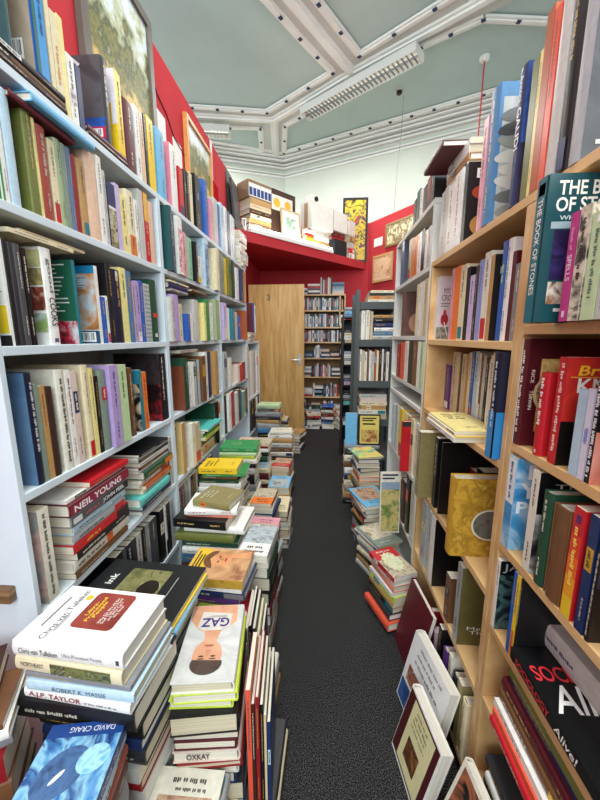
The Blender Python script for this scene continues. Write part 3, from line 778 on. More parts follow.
def lines(bk, which, u0, u1, v0, v1, n, hexc, th=.35, name='printed_text', seed=1):
    rs = random.Random(seed); b = MB(); pitch = (v1-v0)/n; xx = (bk.T+.0011) if which == 'front' else (-bk.T-.0011)
    for i in range(n):
        t = v1-i*pitch; e = u0+(u1-u0)*rs.uniform(.0, .3) if which == 'back' else u1-(u1-u0)*rs.uniform(0, .3)
        a, c = (e, u1) if which == 'back' else (u0, e)
        if which == 'back': b.quad((xx, c, t-pitch*th), (xx, a, t-pitch*th), (xx, a, t), (xx, c, t))
        else: b.quad((xx, a, t-pitch*th), (xx, c, t-pitch*th), (xx, c, t), (xx, a, t))
    b.build(name, mat(hexc, .4, .4, 0), bk.o)
def cover_strokes(bk, u0, u1, v0, v1, n, hexc, seed=1, name='cover_lettering'):
    """rows of illegible letter marks on the front cover"""
    rs = random.Random(seed); b = MB(); pitch = (v1-v0)/n; x = bk.T+.0013
    for i in range(n):
        t = v1-i*pitch; H = pitch*rs.uniform(.35, .6); u = u0+(u1-u0)*rs.uniform(0, .2); e = u1-(u1-u0)*rs.uniform(0, .25)
        while u < e:
            for _ in range(rs.randint(2, 7)):
                a = H*rs.uniform(.35, .7)
                if u+a > e: u = e; break
                d = 0 if rs.random() < .3 else H*.25
                b.quad((x, u, t-H), (x, u+a*.72, t-H), (x, u+a*.72, t-d), (x, u, t-d)); u += a
            u += H*.5
    if b.f: b.build(name, mat(hexc, .4, .4, 0), bk.o)
def ct(which, s, u, v, w, h, col, rot=0, bold=.012, **k): return lambda b: cover_text(b, which, s, b.w*u, b.h*v, b.w*w, b.h*h, col, rot, bold, **k)
CUST = {}
def cu(name, label=None):
    def deco(f): CUST[name] = (f, label); return f
    return deco
@cu('greenback', 'dark teal book whose back cover of white text stands first on the top left')
def _(b): lines(b, 'back', b.w*.1, b.w*.95, b.h*.1, b.h*.95, 22, 'CFE0DA')
@cu('barcode1', 'thick blue-spined hardback with taupe back cover and barcode, high on the left')
def _(b):
    art_panel(b, 'back', art('taupe', ['8A7A66', 'A79A86', '8E8272'], 6, 2), (.0, .97), (0, 1)); panel(b, 'back', b.w*.1, b.w*.9, b.h*.75, b.h, '4B3534', lift=.0003); barcode(b, b.w*.12, b.w*.45, b.h*.08, b.h*.22)
    panel(b, 'spine', -b.T*.75, -b.T*.3, 0.002, b.h-.002, '2E6A66', 'spine_band'); panel(b, 'spine', -b.T*.3, b.T*.75, .002, b.h-.002, '3F97D6', 'spine_label'); strokes_on(b, '1C4C8A')
def strokes_on(b, col):
    m = MB(); strokes(m, b.rs, b.h*.3, b.h*.92, -b.T*.1, b.T*.55, b.sy-.0012)
    m.build('spine_lettering', mat(col, .4, .4, 0), b.o)
@cu('orangeletters', 'cream paperback with large orange spine lettering, on top of the near left bookcase')
def _(b):
    m = MB(); strokes(m, random.Random(4), b.h*.1, b.h*.6, -b.T*.6, b.T*.6, -.0008); m.build('spine_lettering', mat('D98A1E', .4, .4, 0), b.o)
@cu('bwphotos', 'white paperback with black and white photographs, on top of the near left bookcase')
def _(b):
    art_panel(b, 'back', art('bw', ['1A1A1C', '8E8C90', 'EDEDED', '3A393C'], 14, 3), (.1, .9), (.3, .75)); panel(b, 'spine', -b.T*.8, b.T*.8, b.h*.3, b.h*.5, art('bw2', ['202020', 'B9A7B0', 'F0F0F0'], 40, 4), 'spine_label'); dress(b, .5)
@cu('unionjack', 'dark grey hardback with blue and red back cover and barcode above yellow book')
def _(b):
    art_panel(b, 'back', art('charc', ['3A3B3D', '55565A', '47484B'], 12, 5), (0, .97), (0, 1)); panel(b, 'back', b.w*.0, b.w*.97, 0, b.h*.28, art('bluestreak', ['1D3E88', '2C62B8', '16274F'], 15, 6), lift=.0003)
    poly(b, 'back', [(b.w*.95, b.h*.72), (b.w*.55, b.h*.98), (b.w*.4, b.h*.9), (b.w*.85, b.h*.62)], 'D7D9E2'); poly(b, 'back', [(b.w*.92, b.h*.76), (b.w*.72, b.h*.9), (b.w*.64, b.h*.86), (b.w*.88, b.h*.7)], 'B92A32', lift=.0006); panel(b, 'back', 0, b.w*.6, b.h*.03, b.h*.17, 'C42E4E', lift=.0005)
    barcode(b, b.w*.06, b.w*.5, b.h*.05, b.h*.15); dress(b, .5)
@cu('yellowchick', 'yellow-spined paperback with white and yellow cover, on top of the near left bookcase')
def _(b):
    art_panel(b, 'back', 'E6E2EA', (0, 1), (.35, 1)); art_panel(b, 'back', art('chick', ['E5A426', 'F2C63A', 'C98A2B'], 20, 3), (.1, .8), (.3, .6), lift=.0004)
    m = MB(); strokes(m, random.Random(9), b.h*.15, b.h*.9, -b.T*.2, b.T*.6, -.0008); m.build('spine_lettering', mat('3A3012', .4, .4, 0), b.o)
@cu('pinkcover', 'white-spined hardback with pink cover beside the sky blue book, high on the left')
def _(b):
    art_panel(b, 'back', 'E48A9C', (0, 1), (0, 1)); dress(b, .6)
@cu('greenstripe', 'green and white striped paperback at the near end of the highest left shelf')
def _(b): panel(b, 'spine', -b.T*.3, b.T*.35, 0, b.h, 'E9F1E9', 'spine_band')
@cu('navyphoto', 'navy-topped paperback with photo strip, on the highest shelf of the near left bookcase')
def _(b): panel(b, 'spine', -b.T*.9, b.T*.9, b.h*.02, b.h*.62, art('meadow', ['4B4F33', '8B8A5C', 'C7C3A6', '2F3323'], 40, 2), 'spine_label'); panel(b, 'spine', -b.T*.9, b.T*.9, b.h*.6, b.h*.64, 'E8E8E8', 'spine_band', .0003)
@cu('orangefoot', 'cream hardback with orange foot, on the highest shelf of the near left bookcase')
def _(b): panel(b, 'spine', -b.T*.75, b.T*.75, b.h*.01, b.h*.32, 'D97A35', 'spine_band'); dress(b, .7)
@cu('yellowtop', 'red paperback with yellow top, on the highest shelf of the near left bookcase')
def _(b): panel(b, 'spine', -b.T*.9, b.T*.9, b.h*.6, b.h*.995, 'EDB62A', 'spine_band'); dress(b, .7)
@cu('redfloral', 'white paperback with red floral spine, on the highest shelf of the middle left bookcase')
def _(b): panel(b, 'spine', -b.T*.9, b.T*.9, b.h*.05, b.h*.8, art('redflor', ['F0ECE8', 'EFD9D8', 'B03A42', 'F0ECE8'], 60, 2), 'spine_label')
@cu('bluephoto', 'wide pale blue hardback with deep blue picture, highest shelf of the middle left bookcase')
def _(b): panel(b, 'spine', -b.T*.7, b.T*.7, b.h*.05, b.h*.9, art('bluph', ['C9DEE9', '9FC0DA', '23407A', 'B4D2E4'], 24, 5), 'spine_label')
@cu('yellowbox', 'white paperback with yellow box on its back cover, near end of the eye-level left shelf')
def _(b):
    art_panel(b, 'back', 'E9E7E0', (0, 1), (0, 1)); lines(b, 'back', b.w*.05, b.w*.9, b.h*.42, b.h*.9, 16, '8A8A86'); panel(b, 'back', b.w*.02, b.w*.85, b.h*.12, b.h*.38, 'EBCB2E', lift=.0004); panel(b, 'back', 0, b.w, 0, b.h*.1, '232323', lift=.0004)
@cu('cookbook', 'white cookery hardback with food photographs on its cover, eye-level left shelf')
def _(b):
    for i, (a, c) in enumerate((((.8, .97), ['6F7A3A', 'C9C58A', '8C5A3A']), ((.62, .79), ['C7B57A', '8A7A46', 'EFE7D6']), ((.36, .6), ['2B2522', '9A4A3A', 'E6E0D8']), ((.13, .33), ['CFE0E4', '8FA95C', 'E8E8E0']))):
        art_panel(b, 'back', art('food%d' % i, c, 22, i+2), (0.02, .9), a, lift=.0002)
    spine_text(b, 'COOKS', b.h*.2, b.h*.5, '2A2A2A', .6); spine_text(b, 'good', b.h*.55, b.h*.9, '6A6A66', .45); panel(b, 'spine', -b.T*.4, b.T*.4, b.h*.03, b.h*.07, '6E4A7A', 'publisher_mark')
@cu('greentext', 'teal-spined paperback with green text cover over red flower picture, eye-level left shelf')
def _(b):
    art_panel(b, 'back', '1F5B46', (0, 1), (.28, 1)); lines(b, 'back', b.w*.1, b.w*.92, b.h*.36, b.h*.95, 12, 'D8E4DC', .3); art_panel(b, 'back', art('redflower', ['DADADA', 'C0C0C4', 'B51F3C', '3A2020'], 18, 7), (0, 1), (0, .28))
@cu('firecover', 'white-spined paperback with pale blue and fiery orange cover and barcode, eye-level left shelf')
def _(b):
    art_panel(b, 'back', art('fire', ['BFD6E2', 'C9D3D8', 'C98A4E', '8E5A36'], 10, 3), (0, 1), (.18, .9)); art_panel(b, 'back', '1F7FB0', (0, 1), (.9, 1)); lines(b, 'back', b.w*.15, b.w*.9, b.h*.6, b.h*.85, 8, '5C6B74', .3); art_panel(b, 'back', '2E4A6A', (0, 1), (.0, .17)); barcode(b, b.w*.08, b.w*.55, b.h*.02, b.h*.15)
@cu('inkletters', 'blue-black hardback with small white vertical lettering, eye-level shelf, near left bookcase')
def _(b): panel(b, 'spine', -b.T*.3, b.T*.3, b.h*.85, b.h*.98, 'D8D3C8', 'spine_label'); dress(b, .8)
@cu('stripes', 'light grey striped paperback beside the dark green book with red band, eye-level left shelf')
def _(b):
    m = MB()
    for i in range(14): m.quad((-b.T*.9, -.0008, b.h*(i/14)), (b.T*.9, -.0008, b.h*(i/14)), (b.T*.9, -.0008, b.h*(i/14+.03)), (-b.T*.9, -.0008, b.h*(i/14+.03)))
    m.build('spine_stripes', mat('8FA0A8', .4, .4, 0), b.o)
@cu('redband', 'dark green hardback with a red band, eye-level shelf of the near left bookcase')
def _(b): panel(b, 'spine', -b.T*.75, b.T*.75, b.h*.4, b.h*.47, 'C9473C', 'spine_band'); panel(b, 'spine', -b.T*.5, b.T*.3, b.h*.08, b.h*.14, 'D8D8D0', 'spine_label')
@cu('slatecover', 'large blue-black hardback with plain slate blue back cover and barcode, near left bookcase')
def _(b):
    art_panel(b, 'back', art('slate', ['4A6A8C', '5F7FA0', '54759A'], 4, 1), (0, 1), (0, 1)); barcode(b, b.w*.2, b.w*.7, b.h*.02, b.h*.1); strokes_on(b, 'C4C4CC')
@cu('ivoryletters', 'ivory hardback with long black spine lettering, waist-high shelf of the near left bookcase')
def _(b):
    m = MB(); strokes(m, random.Random(3), b.h*.06, b.h*.92, -b.T*.4, b.T*.4, b.sy-.0008); m.build('spine_lettering', mat('2A2925', .4, .4, 0), b.o)
@cu('dancers', 'teal-spined paperback with dark cover of pale figures, waist-high shelf of near left bookcase')
def _(b): art_panel(b, 'back', art('dance', ['131518', '22252A', 'C9B79A', '16181A'], 14, 6), (0, 1), (0, .78)); art_panel(b, 'back', '2A7C93', (0, 1), (.78, 1)); dress(b, .5)
@cu('redmanga', 'tall black paperback with red-splashed cover and barcode beside the white bookcase upright, left')
def _(b):
    art_panel(b, 'back', art('manga', ['120D0F', '1E1517', 'A01C2A', 'C23A44'], 12, 9), (0, 1), (0, .55)); art_panel(b, 'back', art('manga2', ['141214', '3A3436', '18161A'], 16, 4), (0, 1), (.55, 1)); barcode(b, b.w*.3, b.w*.7, b.h*.04, b.h*.15)
    m = MB(); strokes(m, random.Random(5), b.h*.3, b.h*.95, -b.T*.7, b.T*.5, -.0008); m.build('spine_lettering', mat('E6E4E0', .4, .4, 0), b.o)
@cu('browncover', 'dark green hardback with chestnut lower cover, waist-high shelf of the middle left bookcase')
def _(b): art_panel(b, 'back', '7A3F2A', (0, 1), (0, .85)); dress(b, .5)
@cu('photospine', 'ivory paperback with long lettered spine and flower photo cover under the slate blue book')
def _(b): art_panel(b, 'back', art('vase', ['B9BDB4', '8E938C', 'C9A39A', '6E746E'], 9, 5), (0, .9), (0, 1)); m = MB(); strokes(m, random.Random(8), b.h*.05, b.h*.95, -b.T*.6, b.T*.6, -.0008); m.build('spine_lettering', mat('4A4A44', .4, .4, 0), b.o)
@cu('parchment', 'tan paperback with large parchment-coloured cover on the low middle left shelf')
def _(b): art_panel(b, 'back', art('parch', ['C2A468', 'D2B67C', 'B89A5E'], 6, 2), (0, 1), (0, 1)); lines(b, 'back', b.w*.1, b.w*.8, b.h*.82, b.h*.92, 2, '5E4A28', .5)
# right side
@cu('bigword', 'silver-spined hardback with dark grey cover and big white letters, top right corner')
def _(b): art_panel(b, 'front', art('dkgrey', ['2F3032', '46474A', '3A3B3E'], 6, 3), (0, 1), (0, 1)); cover_text(b, 'front', 'TING', b.w*.10, b.h*.72, b.h*.42, b.w*.12, 'F0F0EE', -90, .02); lines(b, 'front', b.w*.1, b.w*.8, b.h*.04, b.h*.1, 1, 'B0B0B0', .4)
@cu('gaudi', 'navy hardback with white capitals and blue ring cover, top of right wooden bookcases')
def _(b): art_panel(b, 'front', art('mosaic', ['22407E', '3A5AA0', '2A3F6E', '51407A'], 9, 3), (0, 1), (.45, 1)); art_panel(b, 'front', art('mosaic2', ['2A2438', '3F3650', '4A4058'], 9, 4), (0, 1), (0, .45)); poly(b, 'front', ell(b.w*.7, b.h*.72, b.w*.22, b.h*.13), 'C8CED8'); poly(b, 'front', ell(b.w*.7, b.h*.72, b.w*.17, b.h*.105), '3A5AA0', lift=.0006); spine_text(b, 'GAUDI', b.h*.42, b.h*.72, 'EDEDF2', .55); spine_text(b, 'Antoni', b.h*.76, b.h*.94, 'C8CCE0', .45)
@cu('stones', 'steel blue hardback with cover photo of balanced pebbles, on top of right wooden bookcases')
def _(b):
    art_panel(b, 'front', art('pebblebg', ['C2C4BE', '9EA29C', 'D9DAD6'], 8, 2), (.06, 1), (.03, .9)); rs = random.Random(2)
    for i in range(16):
        v = .1+.78*(i // 2)/8; u = .25+.42*(i % 2)+rs.uniform(-.05, .05); poly(b, 'front', ell(b.w*u, b.h*v, b.w*.24, b.h*.05, 14, rs.uniform(-.2, .2)), rs.choice(['8E9088', 'B4B2A6', '6E706C', 'C9C6BA', '4E4E4C']), lift=.0004+.00004*i)
    dress(b, .5)
@cu('pears', 'black paperback with a fruit still-life cover, on the right wooden bookcases')
def _(b): art_panel(b, 'front', '181818', (0, 1), (0, 1)); cover_text(b, 'front', 'BR', b.w*.42, b.h*.86, b.w*.5, b.h*.12, 'F2F2F0'); poly(b, 'front', ell(b.w*.4, b.h*.62, b.w*.3, b.h*.1), 'A8442A'); poly(b, 'front', ell(b.w*.55, b.h*.42, b.w*.32, b.h*.16), '8C8448', lift=.0005); poly(b, 'front', ell(b.w*.5, b.h*.2, b.w*.4, b.h*.17), 'B58A48', lift=.0007)
@cu('redletters', 'white paperback with bold red spine lettering, on top of the right wooden bookcases')
def _(b): m = MB(); strokes(m, random.Random(3), b.h*.15, b.h*.95, -b.T*.5, b.T*.5, -.0008); m.build('spine_lettering', mat('B5272E', .4, .4, 0), b.o)
@cu('blackcover', 'tan-edged paperback with black cover, on the second shelf of the far wooden bookcase')
def _(b): art_panel(b, 'front', '262320', (0, 1), (0, 1)); cover_text(b, 'front', 'N S', b.w*.3, b.h*.82, b.w*.4, b.h*.08, 'E8E6E0'); cover_text(b, 'front', 'Su', b.w*.3, b.h*.2, b.w*.36, b.h*.08, 'F0EEE8')
@cu('knight', 'pale pink-grey paperback with red knight picture beside the pink and orange paperbacks')
def _(b):
    K = .37*b.w; art_panel(b, 'front', 'D5C6C6', (0, 1), (0, 1)); cover_text(b, 'front', 'MY\nCRO', K*.55, b.h*.72, K*.6, b.h*.2, '4A4444', 0, .0); lines(b, 'front', K*.2, K*.9, b.h*.5, b.h*.58, 2, '6A6262', .3)
    panel(b, 'front', .002, b.w*.98, b.h*.01, b.h*.2, art('battle', ['3E4236', '6C6C58', 'A8A090', '4A4A3C'], 40, 3), lift=.0003); poly(b, 'front', ell(K*.5, b.h*.32, K*.24, b.h*.1), 'A82A34', lift=.0006); poly(b, 'front', ell(K*.5, b.h*.43, K*.1, b.h*.05), 'B83A40', lift=.0008); poly(b, 'front', [(K*.45, b.h*.28), (K*.52, b.h*.28), (K*.78, b.h*.06), (K*.72, b.h*.05)], 'E6E0DC', lift=.001)
@cu('blackblue', 'thick hardback shading from black to blue beside the flat yellow-edged magazines, right')
def _(b):
    m = art('fade', ['2F8CC8', '1E5A96', '10182C', '0C0E18'], 3., 1); panel(b, 'spine', -b.T*.75, b.T*.75, 0, b.h*.45, '3286C0', 'spine_band'); art_panel(b, 'front', '2B7FBA', (0, 1), (0, .45)); strokes_on(b, 'D9DEE8')
@cu('stonesbook', 'large teal hardback with white title capitals and crystal photos on the right')
def _(b):
    art_panel(b, 'front', '17494F', (0, 1), (0, 1)); cover_text(b, 'front', 'THE BOOK\nOF STONES', b.w*.385, b.h*.855, b.w*.63, b.h*.2, 'F3EFE2', 0, .02); cover_text(b, 'front', 'WHO THEY ARE', b.w*.36, b.h*.715, b.w*.5, b.h*.03, 'C9D3CF')
    panel(b, 'front', b.w*.05, b.w*.95, b.h*.645, b.h*.69, '9DB0B4', lift=.0003); panel(b, 'front', b.w*.08, b.w*.9, b.h*.30, b.h*.635, art('crystal', ['14121E', '241C3E', '3A2E66', '151322'], 18, 4), lift=.0003); panel(b, 'front', b.w*.08, b.w*.62, b.h*.13, b.h*.285, art('geode', ['C9B8A0', '8A5A36', 'E2D6C4', '5E3C24'], 22, 2), lift=.0003); lines(b, 'front', b.w*.15, b.w*.8, b.h*.06, b.h*.1, 1, 'D8DCD4', .6)
    panel(b, 'spine', -b.T*.8, b.T*.8, 0, b.h, '1E6A78', 'spine_cloth'); spine_text(b, 'THE BOOK OF STONES', b.h*.2, b.h*.86, 'EFEDE0', .42, b.T*.1); panel(b, 'spine', -b.T*.5, b.T*.6, b.h*.88, b.h*.96, art('geode', ['C9B8A0', '8A5A36', 'E2D6C4', '5E3C24'], 22, 2), 'spine_label')
@cu('spells', 'magenta paperback with white spine title beside the large teal hardback')
def _(b): art_panel(b, 'front', art('spell', ['8E2A62', 'B23A7E', '5E1E44'], 10, 1), (0, 1), (0, 1)); spine_text(b, 'SPELLS', b.h*.38, b.h*.62, 'F4E6EE', .55); spine_text(b, 'book of', b.h*.66, b.h*.86, 'EBC9DC', .35); panel(b, 'spine', -b.T*.35, b.T*.35, b.h*.04, b.h*.1, 'EED8E6', 'publisher_mark')
@cu('floral', 'ivory paperback with black leaf pattern next to the magenta paperback')
def _(b): panel(b, 'spine', -b.T*.9, b.T*.9, 0, b.h, art('leafy', ['E6DECA', 'D9CFB8', '2E2A26', 'E2D8C4'], 26, 8), 'spine_label'); art_panel(b, 'front', art('leafy', ['E6DECA', 'D9CFB8', '2E2A26', 'E2D8C4'], 26, 8), (0, 1), (0, 1)); m = MB(); strokes(m, random.Random(4), b.h*.35, b.h*.9, -b.T*.3, b.T*.3, -.0012); m.build('spine_lettering', mat('3E2A26', .4, .4, 0), b.o)
@cu('homeo', 'pale green paperback with grey spine title next to the leaf-patterned one')
def _(b): m = MB(); strokes(m, random.Random(6), b.h*.2, b.h*.85, -b.T*.25, b.T*.25, -.0008); m.build('spine_lettering', mat('5E6E62', .4, .4, 0), b.o); poly_sp = panel(b, 'spine', -b.T*.3, b.T*.3, b.h*.9, b.h*.97, 'F2F4EE', 'publisher_mark')
@cu('mandala', 'tall maroon hardback with a gold circular ornament and white vertical lettering, right')
def _(b):
    art_panel(b, 'front', art('wine', ['3E1018', '521620', '461219'], 7, 2), (0, 1), (0, 1)); panel(b, 'front', b.w*.13, b.w*.7, b.h*.14, b.h*.82, art('goldorn', ['8A6A2C', 'C9A24A', 'E0C684', 'A07A36'], 40, 3), lift=.0003)
    poly(b, 'front', ell(b.w*.36, b.h*.5, b.w*.28, b.h*.22), 'D8C48A', lift=.0006); poly(b, 'front', ell(b.w*.36, b.h*.5, b.w*.25, b.h*.195), art('mand', ['7A5A26', 'C9A860', '3A5A6A', 'E0CFA0'], 50, 6), lift=.0009)
    m = MB(); strokes(m, random.Random(5), b.h*.1, b.h*.9, -b.T*.4, b.T*.4, b.sy-.0008); m.build('spine_lettering', mat('E9E1D2', .4, .4, 0), b.o); panel(b, 'spine', -b.T*.75, -b.T*.5, 0, b.h, 'EDE7DE', 'jacket_edge')
    cover_text(b, 'front', 'RICE', b.w*.06, b.h*.66, b.h*.12, b.w*.035, 'E6D9C4', -90); cover_text(b, 'front', 'TERWIN', b.w*.06, b.h*.44, b.h*.18, b.w*.035, 'E6D9C4', -90)
@cu('redspine', 'small red hardback with white spine lettering against the maroon ornament book')
def _(b): m = MB(); strokes(m, random.Random(7), b.h*.35, b.h*.95, -b.T*.4, b.T*.35, b.sy-.0008); m.build('spine_lettering', mat('F2E6E0', .4, .4, 0), b.o); panel(b, 'spine', -b.T*.2, b.T*.2, b.h*.03, b.h*.07, 'E8D8D0', 'publisher_mark')
@cu('knight2', 'red and black paperback with yellow and white cover letters on the right')
def _(b):
    art_panel(b, 'front', art('redsky', ['B8221E', 'D2362A', '8E1A1A'], 6, 2), (0, 1), (.42, 1)); art_panel(b, 'front', '120C0C', (0, 1), (0, .42)); cover_text(b, 'front', 'Bruc', b.w*.40, b.h*.885, b.w*.5, b.h*.09, 'F2B632', 0, .02, italic=.2); cover_text(b, 'front', 'KN', b.w*.34, b.h*.75, b.w*.38, b.h*.13, 'F2EEE6', 0, .02); lines(b, 'front', b.w*.3, b.w*.8, b.h*.42, b.h*.47, 1, 'C8C8CC', .8); panel(b, 'front', b.w*.05, b.w*.4, b.h*.82, b.h*.83, 'E8A03A', lift=.0006)
    m = MB(); strokes(m, random.Random(2), b.h*.1, b.h*.95, -b.T*.35, b.T*.4, -.0008); m.build('spine_lettering', mat('F2D2C8', .4, .4, 0), b.o)
@cu('flowerspine', 'lavender-white paperback with blue flower on its spine beside the black book, right')
def _(b): panel(b, 'spine', -b.T*.9, b.T*.9, 0, b.h, 'D9D8E4', 'spine_label'); panel(b, 'spine', -b.T*.5, b.T*.5, b.h*.4, b.h*.58, art('blflower', ['D9D8E4', '7A7AC0', 'A9A6D6'], 60, 3), 'spine_picture', .0003); art_panel(b, 'front', 'D2D4DC', (0, 1), (0, 1))
@cu('salmoncover', 'black-spined paperback with white letters and salmon lower cover, right')
def _(b): art_panel(b, 'front', art('salm', ['C9695A', 'E09A86', 'B5584C'], 8, 2), (0, 1), (0, .45)); m = MB(); strokes(m, random.Random(12), b.h*.05, b.h*.95, -b.T*.6, b.T*.6, -.0008); m.build('spine_lettering', mat('E6E6E6', .4, .4, 0), b.o)
@cu('puppy', 'pale blue paperback with cloudy sky cover and big letters PU Y P, right')
def _(b):
    art_panel(b, 'front', art('sky', ['2E77AE', '4A96C8', 'BBD4E4', '3A86BC'], 9, 4), (0, 1), (0, 1)); cover_text(b, 'front', 'PU', b.w*.45, b.h*.86, b.w*.56, b.h*.16, 'F4F8FA', 0, .03); cover_text(b, 'front', 'Y', b.w*.2, b.h*.66, b.w*.24, b.h*.16, 'EEF4F8', 0, .03); cover_text(b, 'front', 'P', b.w*.13, b.h*.48, b.w*.16, b.h*.13, 'E6F0F6', 0, .03)
    panel(b, 'spine', -b.T*.9, b.T*.9, b.h*.5, b.h*.98, 'E4EAEE', 'spine_label'); panel(b, 'spine', -b.T*.9, b.T*.9, 0, b.h*.5, art('sky', ['2E77AE', '4A96C8', 'BBD4E4', '3A86BC'], 9, 4), 'spine_picture'); m = MB(); strokes(m, random.Random(6), b.h*.55, b.h*.95, -b.T*.5, b.T*.5, -.0014); m.build('spine_lettering', mat('3A5A7A', .4, .4, 0), b.o)
@cu('war', 'ivory-spined paperback with black cover reading TIME OF WAR, right')
def _(b):
    art_panel(b, 'front', art('bwwar', ['121214', '1E1E20', 'B8B8B4', '2A2A2C'], 9, 5), (0, 1), (0, .6)); art_panel(b, 'front', '0F0F11', (0, 1), (.6, 1)); cover_text(b, 'front', 'TIME', b.w*.42, b.h*.87, b.w*.5, b.h*.05, 'E0DED8', 0, .0); cover_text(b, 'front', 'OF WAR', b.w*.45, b.h*.78, b.w*.6, b.h*.05, 'E0DED8', 0, .0); dress(b, .6)
@cu('kraft', 'brown paper-covered hardback between dark green and red-yellow books, right')
def _(b): art_panel(b, 'front', art('kraft', ['6E4A2C', '86603C', '785234'], 10, 3), (0, 1), (0, 1)); art_panel(b, 'back', art('kraft', ['6E4A2C', '86603C', '785234'], 10, 3), (0, 1), (0, 1))
@cu('sunset', 'paperback shading from red to yellow beside the brown paper-covered hardback, right')
def _(b):
    for i, c in enumerate(('E8C52E', 'E9A22A', 'E5702A', 'D8482A')): panel(b, 'spine', -b.T*.9, b.T*.9, b.h*i*.19, b.h*(i+1)*.19, c, 'spine_band')
    m = MB(); strokes(m, random.Random(3), b.h*.3, b.h*.84, -b.T*.4, b.T*.5, -.0014); m.build('spine_lettering', mat('F6D860', .4, .4, 0), b.o); panel(b, 'spine', -b.T*.4, b.T*.4, b.h*.87, b.h*.94, '5A2A6A', 'publisher_mark', .0004)
@cu('uncle', 'black hardback with large thin capitals U and C on the cover, lower right')
def _(b): art_panel(b, 'front', art('night', ['2A2634', '3A3648', '1A161C'], 5, 3), (0, 1), (.5, 1)); art_panel(b, 'front', '150F10', (0, 1), (0, .5)); cover_text(b, 'front', 'U', b.w*.36, b.h*.38, b.w*.3, b.h*.17, 'C9BFA8', 0, -.005); cover_text(b, 'front', 'C', b.w*.34, b.h*.16, b.w*.28, b.h*.17, 'C9BFA8', 0, -.005); m = MB(); strokes(m, random.Random(11), b.h*.05, b.h*.8, -b.T*.4, b.T*.4, b.sy-.0008); m.build('spine_lettering', mat('C9BFA8', .4, .4, 0), b.o)
@cu('james', 'white-spined paperback with dark swirling cover on the fifth right shelf')
def _(b): art_panel(b, 'front', art('swirl', ['0E1418', '16262C', '4A6A66', '0C1014'], 16, 5, distort=3.), (0, 1), (0, .8)); art_panel(b, 'front', '101214', (0, 1), (.8, 1)); cover_text(b, 'front', 'JAMES', b.w*.5, b.h*.9, b.w*.9, b.h*.13, 'B9C0BC', 0, .0); lines(b, 'front', b.w*.45, b.w*.9, b.h*.55, b.h*.72, 3, '9A2A34', .6); dress(b, .6)
@cu('goldcircle', 'large mottled gold hardback with round silver emblem on the cover, right')
def _(b): art_panel(b, 'front', art('goldleaf', ['B0862A', 'C99E3A', '9A7424', 'D2AE4E'], 22, 3), (0, 1), (0, 1)); poly(b, 'front', ell(b.w*.62, b.h*.42, b.w*.30, b.h*.2, 28), 'E2DCC8'); poly(b, 'front', ell(b.w*.62, b.h*.42, b.w*.27, b.h*.18, 28), art('emblem', ['3A3A34', '77756A', '55534A'], 14, 2), lift=.0006)
@cu('blackwide', 'white-edged paperback with plain black cover low on the far wooden bookcase')
def _(b): art_panel(b, 'front', '0F0F11', (0, 1), (0, 1))
@cu('olivecover', 'silver-spined paperback with olive brown cover and small white words, low right')
def _(b): art_panel(b, 'front', art('oliveb', ['4E4726', '635A32', '564E2A'], 6, 2), (0, 1), (0, 1)); cover_text(b, 'front', 'Mere\nThe', b.w*.35, b.h*.2, b.w*.4, b.h*.1, 'E4DFD0', 0, 0); dress(b, .5)
@cu('greycover', 'dark slate paperback cover facing the aisle end, highest shelf, right white bookcase')
def _(b): art_panel(b, 'front', art('slateg', ['3C4250', '565C6C', '2E3340'], 8, 2), (0, 1), (0, 1)); poly(b, 'front', ell(b.w*.75, b.h*.75, b.w*.2, b.h*.1), '9A4A48')
@cu('portrait', 'brown hardback with a sepia figure on the cover, second shelf, right white bookcase')
def _(b): art_panel(b, 'front', art('sepia', ['4E3430', '6A4A42', '5A3C38'], 8, 2), (0, 1), (0, 1)); poly(b, 'front', ell(b.w*.6, b.h*.68, b.w*.2, b.h*.14), 'C08A6A'); poly(b, 'front', ell(b.w*.55, b.h*.3, b.w*.36, b.h*.24), 'B98A72', lift=.0005)
@cu('redbox', 'large plain red hardback with dark top edge jutting from the right white bookcase')
def _(b): art_panel(b, 'front', art('redcl', ['A8141C', 'BE1E26', 'B0181F'], 5, 2), (0, 1), (0, .9)); art_panel(b, 'front', '2A2E36', (0, 1), (.9, 1))
# build every row
for rid, items in ROWS.items():
    side = -1 if rid[0] == 'L' else 1
    for i, (ya, yb, z, h, w, xs, c, kd, key) in enumerate(items):
        t = yb-ya
        if t > .075: t = .075
        bk = make_book(kd, t, h, w, c, rnd.choice(['E9E2CF', 'F0ECE0', 'DDD2B6', 'E4DBC4']), seed=i*31+ord(rid[1])*7)
        stand(bk, side, xs, (ya+yb)/2, z+.0004); bk.row = rid; bk.key = (rid, BAY(ya) if side < 0 else ''); bk.y = (ya+yb)/2
        bk.phrase = row_phrase(rid, bk.y); bk.seq = bk.y; bk.order = 'from the near end'
        if key: CUST[key][0](bk); bk.label = CUST[key][1]
        else: dress(bk)
